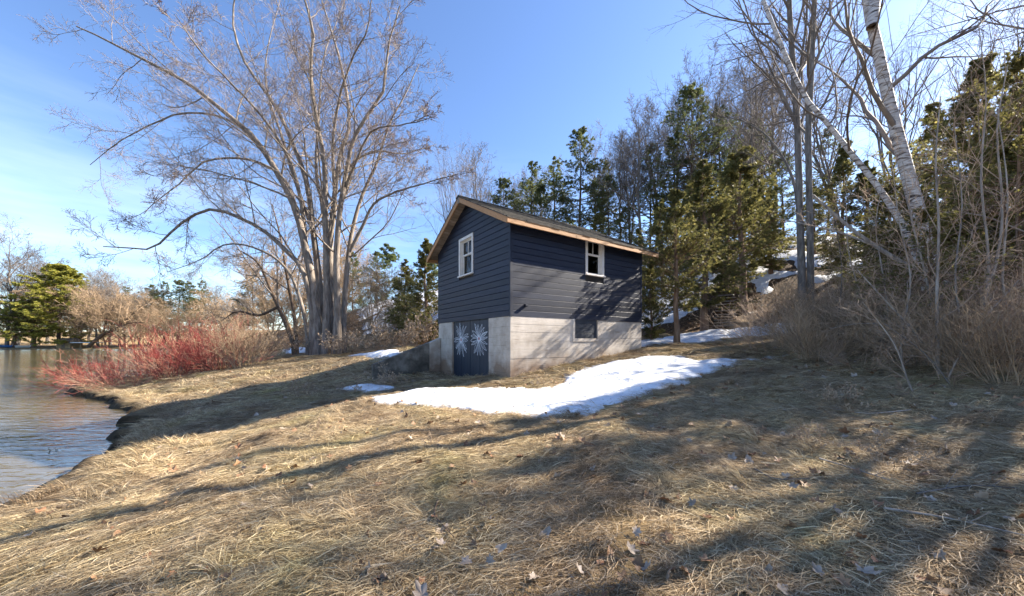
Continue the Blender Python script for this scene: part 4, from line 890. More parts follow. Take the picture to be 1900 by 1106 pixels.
# trees beyond the right edge: their limbs reach in and their shade dapples the lawn
place('bare_tree', THIN, 12.9, 5.6, 'bare tree at the right edge whose limbs reach in at the top', 'tree', s=.95, rz=1.0)
place('bare_tree', THIN, 14.6, 8.2, 'bare tree behind the hanging cedar at the right edge', 'tree', s=.95, rz=2.6)
place('bare_tree', THIN, 12.6, 3.0, 'bare tree just beyond the right edge dappling the near lawn', 'tree', s=.7, rz=4.1)
place_px('cedar_tree', NCEDAR[2], 9, 1935, 9.6, 120, 'tall loose cedar half out of the right edge', 'tree', wide=.9)

# ---- left of the shed
place_px('cedar_tree', CEDAR[1], 8, 788, 18.5, 445, 'green cedar filling the gap left of the shed gable', 'tree', wide=1.6)
place_px('cedar_tree', CEDAR[0], 8, 752, 25, 480, 'rounded cedar left of the one beside the gable', 'tree', wide=1.5)
place_px('pine_tree', PINE[2], 16, 700, 55, 468, 'dark pine on the snowy slope behind the maple', 'tree', wide=1.1)
place_px('pine_tree', PINE[2], 16, 655, 62, 470, 'dark pine farther left behind the maple trunks', 'tree', wide=1.1)
place_px('pine_tree', PINE[0], 16, 470, 62, 500, 'layered pine seen through the maple\'s low left limbs', 'tree', wide=1.1)
for p, Yd, yt, k, lab in ((505, 38, 500, 0, 'tan bare thicket tree left of the maple foot'), (545, 44, 470, 1, 'tan bare tree directly behind the maple stems'), (690, 40, 500, 1, 'tan bare tree right of the maple foot before the snow'),
        (735, 36, 510, 0, 'tan bare tree between maple and cedar left of the shed'), (440, 52, 545, 1, 'low tan bare tree behind the dogwood'), (600, 50, 480, 0, 'tan bare tree hidden behind the maple trunks'), (640, 70, 440, 1, 'tall tan bare tree far behind the maple')):
    place_px('bare_tree', TAN[k], 11, p, Yd, yt, lab, 'tree', 'tan bare trees behind the maple', wide=1.15)
# leaning dark trunk beside the maple
stem_tree('leaning_tree', [([(548,648),(530,600),(512,560),(486,500),(470,480),(440,462)], 1.5, (.34,.28,.24,.2,.15,.08)), ([(515,570),(480,585),(440,578),(405,600)], -1, (.2,.16,.12,.05)), ([(552,648),(545,580),(532,510),(520,440),(505,380)], 1, (.26,.22,.18,.13,.06))],
    25, 'dark leaning tree with crooked low limbs left of the maple', 'tree', 'conbark', 'bare', 51, n1=10, lf=.5, rmin=.008, t0=.35, n4=2)

# ---- far shore
place_px('pine_tree', YPINE, 16, 112, 103, 495, 'sunlit yellow-green pine on the far shore', 'tree', wide=1.45)
place_px('bare_tree', BARE[0], 18, 12, 100, 438, 'large bare tree at the left edge on the far shore', 'tree', 'bare trees across the river', wide=1.1)
place_px('cedar_tree', CEDAR[2], 8, 25, 101, 560, 'broad olive evergreen over the boats on the far shore', 'tree', wide=2.6)
place_px('cedar_tree', CEDAR[2], 8, 62, 102, 555, 'olive evergreen left of the sunlit pine across the river', 'tree', wide=2.6)
for p, Yd, yt, k, lab in ((60, 118, 490, 2, 'bare tree behind the olive evergreens across the river'), (165, 120, 520, 3, 'bare tree right of the sunlit far pine'), (205, 112, 500, 1, 'tallest bare tree right of the far pine'), (-40, 105, 450, 1, 'bare tree cut by the left edge across the river'),
        (250, 125, 545, 2, 'bare tree left of the dark far pines'), (400, 120, 548, 0, 'bare tree right of the dark far pines'), (440, 110, 550, 2, 'bare tree beyond the dogwood to the right')):
    place_px('bare_tree', BARE[k], 18, p, Yd, yt, lab, 'tree', 'bare trees across the river', wide=1.25)
for p, Yd, yt, k, lab in ((195, 101, 545, 0, 'tan bushy tree right of the sunlit far pine'), (235, 103, 550, 1, 'tan bushy tree left of the dark far pines'), (275, 103, 575, 0, 'low tan bushy tree below the dark far pines'), (150, 108, 540, 1, 'tan bushy tree behind the sunlit far pine'),
        (320, 100, 575, 1, 'low tan bush behind the red dogwood'), (420, 92, 560, 0, 'tan bushy tree beyond the dogwood right of the far pines'), (370, 98, 570, 0, 'low tan bush under the right end of the far pines'), (15, 112, 530, 1, 'tan bushy tree behind the far boats'), (75, 110, 545, 0, 'tan bushy tree between far evergreens')):
    place_px('bare_tree', TAN[k], 11, p, Yd, yt, lab, 'tree', 'tan bushy trees across the river', wide=1.3)
for p, yt, k, lab in ((280, 530, 0, 'leftmost of the dark pines in the far row'), (305, 524, 1, 'second dark pine of the far row from the left'), (330, 521, 2, 'third dark pine of the far row from the left'), (352, 524, 0, 'fourth dark pine of the far row from the left'), (376, 522, 1, 'rightmost dark pine of the far row'), (232, 533, 1, 'small dark pine left of the far row')):
    place_px('pine_tree', PINE[k], 16, p, 112, yt, lab, 'tree', 'row of dark pines across the river', wide=1.25)
# far wood on the hills behind, reads as one mass
rng = np.random.default_rng(77); Vs, Fs, nV = [], [], 0
src = TAN[0][1][1]; co = np.empty(len(src.vertices) * 3, np.float32); src.vertices.foreach_get('co', co); co = co.reshape(-1, 3); keepn = 0
src2 = pine_tree(209, nb=34, dens=.6, tuft=.5, tw=.12)[2][1]; co2 = np.empty(len(src2.vertices) * 3, np.float32); src2.vertices.foreach_get('co', co2); co2 = co2.reshape(-1, 3)
fq = np.arange(len(co2)).reshape(-1, 4); fq = fq[::2]
for k in range(46):
    x = rng.uniform(-260, 60); y = 150 + rng.uniform(0, 60) if x < -60 else 85 + rng.uniform(0, 60); s = rng.uniform(.8, 1.25)
    a = rng.uniform(0, 6.28); c, s_ = math.cos(a), math.sin(a); V = co2 * s; V = np.c_[V[:, 0] * c - V[:, 1] * s_, V[:, 0] * s_ + V[:, 1] * c, V[:, 2]] * np.array([1.2, 1.2, 1]) + np.array([x, y, ground_z(x, y)])
    u = fq; Vs.append(V); Fs.append(u + nV); nV += len(V)
allV = np.concatenate(Vs)
tag(link('distant_wood', np_mesh('distant_wood', allV, Fs, attrs={'tone': rng.uniform(.1, .6, len(allV))}, mat=MT['pine'])), 'dark distant wood closing the view beyond the trees', 'wood', kind='stuff')

for p, Yd, yt, k, lab in ((32, 108, 470, 2, 'tall bare tree over the far boats'), (88, 114, 492, 0, 'tall bare tree behind the top of the sunlit far pine'), (140, 110, 512, 3, 'spreading bare tree right behind the sunlit far pine'), (182, 106, 520, 2, 'bare tree behind the far willow'), (222, 108, 530, 0, 'bare tree above the tip of the far willow'), (258, 106, 540, 3, 'bare tree at the left end of the far pine row'), (415, 100, 545, 3, 'bare tree at the right end of the far pine row')):
    place_px('bare_tree', BARE[k], 18, p, Yd, yt, lab, 'tree', 'bare trees across the river', wide=1.35)
# willow leaning over the far water
stem_tree('willow_tree', [([(165,642),(190,622),(215,610),(238,590),(262,568)], 2, (1.0,.8,.6,.4,.2)), ([(190,622),(200,590),(215,560),(222,545)], 3, (.5,.4,.3,.15)), ([(210,612),(240,600),(268,598)], -1, (.5,.35,.15))],
    99, 'old willow leaning right over the water on the far shore', 'tree', 'conbark', 'tan_twig', 61, n1=12, lf=.6, rmin=.02, t0=.2, n4=2)
# boats, a little hut and a long white roof on the far bank
def far_box(name, p0, p1, q0, q1, Yd, dep, mat, parent=None):
    a = px(p0, q1, Yd); b = px(p1, q0, Yd); mb = MB(); mb.box(a[0], b[0], Yd, Yd + dep, a[2], b[2]); return mb
MT['hutwood'] = noise_mat('hut_wood', [(.3, (.20, .13, .06)), (.7, (.34, .24, .12))], 2, 4, .8, 0)
MT['hutroof'] = noise_mat('hut_roof', [(.3, (.10, .075, .055)), (.7, (.17, .13, .10))], 2, 4, .8, 0)
MT['tarp'] = noise_mat('blue_tarp', [(.3, (.03, .12, .38)), (.7, (.06, .2, .5))], 2, 4, .5, 0)
MT['hull'] = noise_mat('white_hull', [(.3, (.55, .57, .58)), (.7, (.72, .73, .74))], 2, 4, .4, 0)
def bank_root(name, p, Yd, label, cat):
    x = (p - CX) / F * Yd; e = empty(name, (x, Yd, ground_z(x, Yd))); tag(e, label, cat); return e
e = bank_root('hut', 117, 99, 'tiny wooden hut with brown roof on the far bank', 'hut')
mb = MB(); mb.box(-1.9, 1.9, 0, 3, -.3, 1.9); mb.build('wall', MT['hutwood'], e)
mb = MB(); mb.prism([(-2.2, -.3, 1.9), (-2.2, 1.5, 2.9), (-2.2, 3.3, 1.9)], [(2.2, -.3, 1.9), (2.2, 1.5, 2.9), (2.2, 3.3, 1.9)]); mb.build('roof', MT['hutroof'], e)
mb = MB(); mb.box(-.4, .5, -.04, .0, .1, 1.6); mb.build('door', MT['hutroof'], e)
e = bank_root('boat_shelter', 148, 99, 'open boat shelter with a long pale flat roof beside the far hut', 'shelter')
mb = MB(); mb.box(-3.2, 3.2, 0, 3, 1.5, 1.75); mb.build('roof', MT['hull'], e)
for a in (-3, 0, 3):
    for b in (.15, 2.7):
        mb = MB(); mb.box(a - .09, a + .09, b, b + .18, -.3, 1.497); mb.build('post', MT['hutwood'], e)
def boat(p, Yd, label, mat, L):
    e = bank_root('boat', p, Yd, label, 'boat'); s = np.linspace(-1, 1, 9); w = .75 * (1 - np.abs(s) ** 3) + .03; pts = []
    V = np.concatenate([np.c_[s * L / 2, -w, np.full(9, .75)], np.c_[s * L / 2 * .9, -w * .5, np.full(9, .15)], np.c_[s * L / 2 * .9, w * .5, np.full(9, .15)], np.c_[s * L / 2, w, np.full(9, .75)]])
    F_ = [(r * 9 + i, r * 9 + i + 1, r * 9 + 9 + i + 1, r * 9 + 9 + i) for r in range(3) for i in range(8)]
    link('hull', np_mesh('hull', V, [np.array(F_)], True, mat=MT[mat]), e)
    mb = MB(); mb.box(-.2, .2, -.66, .66, .55, .60); mb.build('thwart', MT['hutwood'], e)
boat(42, 98.5, 'pale boat lying on the far bank under the evergreens', 'hull', 4.5)
boat(8, 99, 'blue-covered boat at the left edge of the far bank', 'tarp', 4.5)

# ---- red dogwood on the point and other shrubs
DOG = [shrub(401, 60, .7, 2.2, (25, 88), 'dogwood', 5, 3, .03, .012, .007), shrub(402, 50, .8, 1.9, (20, 85), 'dogwood', 5, 2, .03, .012, .007), shrub(403, 38, .6, 1.8, (10, 50), 'dogwood', 5, 2, .02, .010, .007)]
GD = 'red dogwood thicket on the point'
for x, y, k, s, lab in ((-13.8, 16.6, 0, 1.25, 'red-stemmed dogwood forming the tall right part of the thicket'), (-15.4, 18.2, 1, 1.4, 'tallest red-stemmed dogwood at the middle of the thicket'), (-16.8, 17.0, 0, 1.3, 'red-stemmed dogwood left of the tallest one'), (-17.4, 19.6, 1, 1.3, 'red dogwood at the back of the thicket'),
        (-15.9, 14.4, 2, 1.0, 'low red dogwood by the tip of the grassy point'), (-17.6, 15.2, 2, 1.15, 'low dogwood spreading over the water from the point'), (-19.2, 15.9, 2, 1.15, 'outermost low dogwood reaching left over the water'),
        (-14.6, 15.2, 0, .9, 'dogwood in front of the tallest one on the grassy bank'), (-19.0, 17.8, 2, 1.3, 'dogwood at the far left back of the thicket'), (-18.3, 21.5, 1, 1.2, 'dogwood behind the thicket near the river')):
    place('dogwood_shrub', DOG[k], x, y, lab, 'shrub', GD, s=s * .86)
TANS = [shrub(411, 50, .4, 2.0, (40, 88), 'tan_twig', 7, 3, .04, .010, .005), shrub(412, 42, .6, 1.8, (25, 85), 'brush', 6, 2, .02, .008, .0042, .11), shrub(413, 46, .5, 1.6, (15, 75), 'brush', 6, 3, .0, .007, .0038, .13), shrub(414, 26, .5, 2.5, (45, 88), 'brush', 7, 2, .02, .010, .0042, .12)]
for x, y, s, lab in ((-12.2, 16.0, 1.15, 'pale bare shrub standing in front of the dogwood right end'), (-12.4, 24, 1.5, 'bare tan shrub behind the dogwood near the leaning tree'), (-15, 28, 1.7, 'bare tan shrub farther behind the dogwood'), (-9.5, 30, 1.6, 'bare tan shrub right of the maple foot before the snow'), (-7.5, 28, 1.4, 'bare tan shrub below the snowy slope by the cedar'), (-13, 33, 1.8, 'bare tan shrub on the slope left of the snow')):
    place('bare_shrub', TANS[0], x, y, lab, 'shrub', 'bare shrubs round the maple', s=s)
# brush tangle at right
GB = 'bare brush tangle at the foot of the cedars'
BL = ['bare shrub at the far left end of the brush, nearest the twin trunks', 'low spreading shrub at the left front of the brush', 'bare shrub behind the left end of the brush', 'bare shrub in the left middle of the brush', 'bare shrub just left of the birch foot',
      'tall bare shrub behind the birch foot', 'low bare shrub at the front left of the right brush', 'bare shrub in front of the birch foot', 'low twiggy shrub at the front edge of the brush', 'tall twiggy shrub right of the birch at the front', 'upright bare shrub right of the birch foot',
      'bare shrub behind the leaning dead trunk', 'tall bare shrub under the big cedar', 'bare shrub in the shade behind the left brush', 'bare shrub deep behind the birch', 'bare shrub at the back under the dark cedars', 'small tuft of twigs at the left front tip of the brush', 'smallest twiggy tuft before the brush',
      'small twiggy shrub nearest the camera at the right', 'bare shrub between the birch and the right edge']
for i, (x, y, k, s) in enumerate(((7.2, 9.6, 1, 1.0), (7.6, 8.6, 2, .95), (8.3, 9.8, 1, 1.2), (8.4, 8.0, 2, 1.0), (8.9, 7.1, 1, 1.1), (9.5, 8.5, 3, 1.0), (7.6, 6.4, 2, .85), (8.2, 6.2, 1, .95), (7.4, 5.4, 2, .8), (8.4, 5.4, 3, .85), (9.0, 6.2, 3, 1.0), (10.3, 9.6, 1, 1.2), (10.6, 7.6, 3, 1.05), (9.2, 10.8, 2, 1.2), (11.5, 10.6, 1, 1.2), (12.5, 12.5, 2, 1.3), (6.9, 7.9, 2, .75), (6.9, 6.9, 2, .65), (7.0, 4.9, 2, .7), (9.7, 6.9, 2, 1.1))):
    place('brush_shrub', TANS[0 if i % 5 in (1, 3) else k], x, y, BL[i], 'shrub', GB, s=s, sz=s * .8)
# grey saplings standing in the brush
def pole(name, pts, Y0, Y1, d0, d1, label, cat, mat='log', n1=7, seed=1, lf=.22):
    rng = np.random.default_rng(seed); N = 16; q = resample(pts, N); Yd = np.linspace(Y0, Y1, N); w = np.stack([px(a, b, y) for (a, b), y in zip(q, Yd)])
    b0 = w[0].copy(); e = empty(name, tuple(b0)); tag(e, label, cat); P = (w - b0)[None]; Rr = np.linspace(d0, d1, N)[None] / 2
    link('trunk', np_mesh('trunk', *merge([tubes(P, Rr, 8)]), smooth=True, mat=MT[mat]), e)
    P1, R1 = grow(P, Rr, rng, n1, .25, .98, 42, 12, lf, .4, 8, .05, .1, .55, .006, .3, .4); P2, R2 = grow(P1, R1, rng, 6, .2, 1, 40, 12, .45, .4, 5, .03, .12, .6, .0035, .4, .3); P3, R3 = grow(P2, R2, rng, 4, .2, 1, 40, 12, .5, .4, 3, 0, .12, .7, .003, .6, .2)
    link('twigs', np_mesh('twigs', *merge([tubes(P1, R1, 4), tubes(P2, R2, 3), tubes(P3, R3, 3)]), smooth=True, mat=MT['brush']), e)['kind'] = 'stuff'
pole('dead_pole', [(1960,615),(1900,585),(1790,540),(1700,502),(1600,440),(1540,390),(1508,362)], 6.2, 8.4, .15, .05, 'long dead trunk leaning across the brush towards the left', 'dead tree', n1=5, seed=5)
pole('dead_branch', [(1620,455),(1560,432),(1490,415),(1440,405)], 8.0, 9.0, .05, .02, 'thin dead branch sticking out left of the leaning trunk', 'branch', n1=4, seed=6)
pole('sapling', [(1745,790),(1742,700),(1738,560),(1742,420),(1736,300),(1745,180)], 5.6, 6.2, .055, .015, 'tall grey sapling rising in front of the birch trunk', 'tree', seed=7)
pole('sapling', [(1760,700),(1735,600),(1715,500),(1690,400),(1675,300)], 6.4, 6.6, .05, .012, 'grey sapling leaning left just left of the birch foot', 'tree', seed=8)
pole('sapling', [(1800,720),(1815,600),(1850,480),(1860,380),(1850,240),(1870,120)], 6.6, 6.6, .06, .015, 'grey sapling curving in front of the big cedar', 'tree', seed=9)
pole('sapling', [(1750,690),(1700,620),(1640,555),(1590,500)], 6.0, 6.2, .05, .015, 'pale stem arching left out of the brush', 'tree', seed=10)
pole('sapling', [(1800,850),(1740,800),(1690,720),(1660,640),(1600,560)], 5.0, 5.2, .035, .012, 'pale crooked stem low at the front of the brush', 'tree', seed=11)
pole('sapling', [(1610,640),(1600,560),(1575,470),(1570,380)], 9.5, 9.6, .05, .015, 'thin sapling at the left edge of the brush', 'tree', seed=12)

for i, (pts, Y0, Y1, d, lab) in enumerate((
        ([(1560,690),(1556,600),(1562,500),(1548,400)], 8.2, 8.4, .035, 'thin upright stem at the left front of the brush'),
        ([(1640,720),(1650,620),(1640,520),(1625,420),(1640,330)], 7.2, 7.4, .045, 'slim stem rising left of the birch foot'),
        ([(1688,760),(1672,640),(1690,520),(1668,410),(1655,300)], 6.2, 6.4, .04, 'slim bent stem crossing before the birch stem'),
        ([(1775,800),(1790,660),(1772,520),(1785,380),(1770,230)], 5.8, 6.0, .04, 'slender stem right of the birch trunk'),
        ([(1830,780),(1815,640),(1835,500),(1820,330),(1830,180),(1815,40)], 5.9, 6.2, .05, 'tall slender stem before the big cedar reaching the top'),
        ([(1890,800),(1880,640),(1860,520),(1870,360),(1850,200)], 5.6, 5.9, .045, 'tall stem at the right edge before the cedars'),
        ([(1850,860),(1780,740),(1720,660),(1640,600)], 5.0, 5.4, .03, 'low stem arching left at the front right of the brush'),
        ([(1720,830),(1760,700),(1820,600),(1890,520)], 5.3, 5.6, .035, 'stem leaning right across the brush'),
        ([(1900,700),(1800,640),(1700,610),(1600,600),(1540,610)], 6.0, 6.8, .03, 'long vine lying across the top of the brush'),
        ([(1620,760),(1660,690),(1740,640),(1850,610)], 6.4, 6.4, .03, 'bent stem lying over the middle of the brush'),
        ([(1900,430),(1820,400),(1740,395),(1660,420)], 6.8, 7.2, .03, 'vine hanging across the cedars at right'))):
    pole('sapling', pts, Y0, Y1, d, .01, lab, 'tree', 'log' if i % 3 else 'bark', n1=8, seed=20 + i, lf=.28)

# ---- hill details: log, steps, stump
def log(name, a, b, r, label, cat, mat='log', seed=3):
    rng = np.random.default_rng(seed); N = 12; P = np.linspace(a, b, N); P[:, 1:] += np.cumsum(rng.normal(0, .02, (N, 2)), 0); R0 = r * (1 + rng.normal(0, .05, N)); e = empty(name, tuple(P[0])); tag(e, label, cat)
    V, Q = tubes((P - P[0])[None], R0[None], 10); link('trunk', np_mesh('trunk', V, [Q, np.array([list(range(10))[k] for k in (0, 3, 6)])[None]], smooth=True, mat=MT[mat]), e)
    c = np.arange(10) * 2 * math.pi / 10
    for i, j in ((0, 0), (1, N - 1)):
        ring = V[j * 10:j * 10 + 10]; link('cut_end', np_mesh('cut_end', np.r_[ring.mean(0)[None], ring], [np.array([(0, 1 + k, 1 + (k + 1) % 10) for k in range(10)])], mat=MT['greywood']), e)
def on_ground(p, q, dz=0):
    x, y = gpx(p, q); return np.array([x, y, ground_z(x, y) + dz])
log('fallen_log', px(1388, 583, 19.2), px(1486, 566, 19.8), .16, 'weathered fallen log lying from the reddish cedar trunk to the twin trunks', 'log')
log('fallen_log', px(1400, 592, 19.0), px(1470, 580, 19.4), .08, 'thinner log lying just below the weathered one', 'log', seed=4)
log('driftwood_log', px(445, 668, 19), px(480, 648, 19.6), .14, 'pale broken log between the dogwood and the maple', 'log', seed=6)
st = empty('hill_steps', (10.7, 17.6, ground_z(10.7, 17.6))); tag(st, 'steep flight of weathered wooden steps climbing the hill', 'steps'); o = np.array(st.location); n = 13
for k in range(n):
    t = k / (n - 1); x, y, z = 10.7 + 3.2 * t, 17.6 + 5.2 * t, ground_z(10.7 + 3.2 * t, 17.6 + 5.2 * t) + .12
    c, s_ = math.cos(R_(-32)), math.sin(R_(-32)); mb = MB(); c8 = []
    for dz in (0, .06):
        for a, b in ((-.5, -.14), (.5, -.14), (.5, .14), (-.5, .14)): c8.append((x - o[0] + a * c - b * s_, y - o[1] + a * s_ + b * c, z - o[2] + dz))
    mb.hexa(c8); mb.build('step', MT['greywood'], st)

# ------------------------------------------------------------------ matted dry grass
MT['grass'] = None
def grass_mat():
    m, n, l, b = M('dry_grass')
    at = n.new('ShaderNodeAttribute'); at.attribute_name = 'tone'
    r = ramp(n, [(0, (.17, .115, .07)), (.3, (.38, .29, .18)), (.65, (.60, .49, .335)), (1, (.76, .67, .52))]); l.new(at.outputs['Fac'], r.inputs[0])
    # patches: greyer or greener or more golden over the lawn
    geo = n.new('ShaderNodeNewGeometry'); z = n.new('ShaderNodeTexNoise'); z.inputs['Scale'].default_value = .9; z.inputs['Detail'].default_value = 4; l.new(geo.outputs['Position'], z.inputs['Vector'])
    pr = ramp(n, [(.32, (.66, .60, .56)), (.45, (.97, .92, .86)), (.62, (1.0, .98, .86)), (.76, (.90, .93, .66))]); l.new(z.outputs['Fac'], pr.inputs[0])
    mm = n.new('ShaderNodeMix'); mm.data_type = 'RGBA'; mm.blend_type = 'MULTIPLY'; mm.inputs['Factor'].default_value = 1
    l.new(r.outputs[0], mm.inputs['A']); l.new(pr.outputs[0], mm.inputs['B'])
    oi = n.new('ShaderNodeObjectInfo'); mrr = n.new('ShaderNodeMapRange'); mrr.inputs['To Min'].default_value = .72; mrr.inputs['To Max'].default_value = 1.18; l.new(oi.outputs['Random'], mrr.inputs['Value'])
    hs = n.new('ShaderNodeHueSaturation'); l.new(mrr.outputs[0], hs.inputs['Value']); l.new(mm.outputs['Result'], hs.inputs['Color'])
    l.new(hs.outputs[0], b.inputs['Base Color']); b.inputs['Roughness'].default_value = .75; b.inputs['Specular IOR Level'].default_value = .12
    tr = n.new('ShaderNodeBsdfTranslucent'); l.new(hs.outputs[0], tr.inputs['Color']); mx = n.new('ShaderNodeMixShader'); mx.inputs[0].default_value = .25
    l.new(b.outputs[0], mx.inputs[1]); l.new(tr.outputs[0], mx.inputs[2]); l.new(mx.outputs[0], n['Material Output'].inputs[0]); return m
MT['grass'] = grass_mat()
GCOL = bpy.data.collections.new('grass_tufts')
def tuft(seed, n, rad, L, w, lift, spread, up=False, seg=5, curl=.5):
    """blades lying over along +x"""
    rng = np.random.default_rng(seed); a = rng.uniform(0, 6.28, n); q = rad * np.sqrt(rng.uniform(0, 1, n)); p = np.c_[np.cos(a) * q, np.sin(a) * q, np.zeros(n)]
    h = rng.normal(0, spread, n); el = rng.uniform(.15, .75, n) if not up else rng.uniform(.6, 1.4, n); LL = L * rng.uniform(.5, 1.2, n); st = LL / (seg - 1); hc = rng.normal(0, curl, n)
    C = np.empty((n, seg, 3)); C[:, 0] = p; tgt = rng.uniform(-.12, .10, n)
    for k in range(1, seg):
        d = np.c_[np.cos(h) * np.cos(el), np.sin(h) * np.cos(el), np.sin(el)]; C[:, k] = C[:, k - 1] + d * st[:, None]; h = h + hc / seg; el = el + (tgt - el) * (.55 if not up else .3)
    C[:, :, 2] = np.maximum(C[:, :, 2] * lift + rng.uniform(-.005, .03, n)[:, None], -.01)
    T = norm(np.gradient(C, axis=1)); sd = norm(np.cross(T, np.array([0, 0, 1.]) + rng.normal(0, .45, (n, 1, 3)))); ww = w * rng.uniform(.6, 1.4, n)[:, None, None] * np.array([.8, 1, 1, .8, .15])[None, :seg, None] * .5
    V = np.stack([C + sd * ww, C - sd * ww], 2).reshape(-1, 3); I = np.arange(n * seg * 2).reshape(n, seg, 2)
    Q = np.stack([I[:, :-1, 0], I[:, :-1, 1], I[:, 1:, 1], I[:, 1:, 0]], -1).reshape(-1, 4); tone = np.repeat(np.clip(rng.normal(.48, .28, n), 0, 1), seg * 2)
    o = bpy.data.objects.new('tuft_%02d' % seed, np_mesh('tuft', V, [Q], True, {'tone': tone}, MT['grass'])); GCOL.objects.link(o)
for k in range(5): tuft(10 + k, 110, .2, .165, .0032, .5, .6, curl=1.5)                 # 0-4 near, combed flat
for k in range(2): tuft(15 + k, 95, .17, .15, .0032, .7, 1.5, curl=1.5)                  # 5-6 near, tousled
tuft(17, 60, .07, .30, .004, 1.1, .55, True)                                   # 7 tussock, half upright
for k in range(3): tuft(20 + k, 75, .36, .32, .009, .5, .7)                   # 8-10 farther out
tuft(23, 45, .16, .30, .006, .8, 1.2, True)                                   # 11 rough bank grass
tuft(24, 16, .25, .45, .006, .6, .8)                                             # 12 coarse pale straws
rng = np.random.default_rng(99)
def scatter(n, x0, x1, y0, y1): return rng.uniform(x0, x1, n), rng.uniform(y0, y1, n)
def shed_local(x, y):
    c, s = math.cos(R_(34.8)), math.sin(R_(34.8)); dx, dy = x + .04, y - 9; return dx * c + dy * s, -dx * s + dy * c
SNOWS = [o for o in COL.objects if o.name.startswith('snow_patch')]
BIG = [gpx(*p) for p in [(690,742),(770,728),(860,724),(1022,722),(1062,697),(1112,679),(1190,666),(1250,663),(1296,671),(1400,665),(1335,684),(1292,700),(1250,716),(1185,738),(1112,756),(1080,768),(960,765),(860,759),(760,750)]]
STRIP = [gpx(*p) for p in [(1155,646),(1260,624),(1430,604),(1495,602),(1440,614),(1260,634)]]
px_, py_, pi_, ps_, pa_ = [], [], [], [], []
def add(x, y, idx, sc, dens_keep=None, rough=.0, edge=.5):
    u, v = shed_local(x, y); ok = ~((u > -.03) & (u < SL + .03) & (v > -.03) & (v < SW + .03)); d = shore_dist(x, y); ok &= d > edge
    ok &= ~((u > -2.2) & (u < 0) & (v > SW - .2) & (v < SW + .08))
    for pl in SNOWPOLY: ok &= poly_sd(x, y, pl) < -.02 + .16 * (rng.uniform(0, 1, len(x)) < .25)
    ok &= (fbm(x * 1.1, y * 1.1, 58) < .28) | (rng.uniform(0, 1, len(x)) < .3) | (y > 14)
    if dens_keep is not None: ok &= dens_keep(x, y)
    x, y = x[ok], y[ok]; n = len(x)
    # lie of the grass: combed down towards the river, swirling on the right
    a = math.pi + .36 + 1.5 * fbm(x * .45, y * .45, 51) + .8 * fbm(x * 1.7, y * 1.7, 52) + sstep(0, 3, x) * 2.2 * fbm(x * .9, y * .9, 53) + rng.normal(0, .25 + rough, n)
    px_.append(x); py_.append(y); pi_.append(rng.choice(idx, n)); ps_.append(sc * rng.uniform(.75, 1.25, n)); pa_.append(a)
lit = lambda thr: (lambda x, y: litter_mask(x, y) < thr + .3 * rng.uniform(-1, 1, len(x)))
fov = lambda x, y: np.abs(x) < 1.62 * y + 1.2
add(*scatter(9500, -8, 9, .9, 5.5), [0, 1, 2, 3, 4, 0, 1, 2, 3, 4, 5, 6], 1.0, lambda x, y: fov(x, y) & (rng.uniform(0, 1, len(x)) < np.where(x > 1.5, .75, 1)) & (litter_mask(x, y) < .9))
add(*scatter(8500, -12, 10, 5.5, 11), [0, 1, 2, 3, 4, 5], 1.0, lambda x, y: fov(x, y) & lit(.6)(x, y))
add(*scatter(450, -8, 6, 1.2, 9), [7], .6, lambda x, y: fov(x, y) & (fbm(x * .8, y * .8, 57) > .08))
add(*scatter(9000, -20, 12, 8, 24), [8, 9, 10], 1.0, lambda x, y: lit(.5)(x, y))
add(*scatter(2600, -30, -4, 18, 40), [8, 9, 10], 1.3, lambda x, y: lit(.5)(x, y))
add(*scatter(700, -7, 9, 1.2, 7), [12], .6, fov)
# rough fringe along the bank and against the concrete
t = rng.uniform(0, 1, 1500) * 11; i = t.astype(int) + 2; f = t - t.astype(int); S = SHORE[i] * (1 - f)[:, None] + SHORE[i + 1] * f[:, None]
add(S[:, 0] + rng.normal(.9, .4, 1500), S[:, 1] + rng.normal(-.1, .4, 1500), [11, 0, 1, 5, 6], .75, rough=.8, edge=.22)
t = rng.uniform(0, 1, 260); uu = np.r_[t[:150] * SL, np.full(110, -.08)]; vv = np.r_[np.full(150, -.10), t[150:] * SW]; uu += rng.normal(0, .05, 260); vv += rng.normal(0, .03, 260) - .05
c, s = math.cos(R_(34.8)), math.sin(R_(34.8)); add(-.04 + uu * c - vv * s, 9 + uu * s + vv * c, [11, 7, 7], .55, rough=1.5)
gx_, gy_ = np.concatenate(px_), np.concatenate(py_); gi, gs, ga = np.concatenate(pi_), np.concatenate(ps_), np.concatenate(pa_)
gz = terrain(gx_, gy_); ep = .12
nrm = norm(np.c_[-(terrain(gx_ + ep, gy_) - terrain(gx_ - ep, gy_)) / (2 * ep), -(terrain(gx_, gy_ + ep) - terrain(gx_, gy_ - ep)) / (2 * ep), np.ones(len(gx_))])
fx = np.c_[np.cos(ga), np.sin(ga), np.zeros(len(ga))]; fx = norm(fx - nrm * (fx * nrm).sum(1, keepdims=True)); fy = np.cross(nrm, fx)
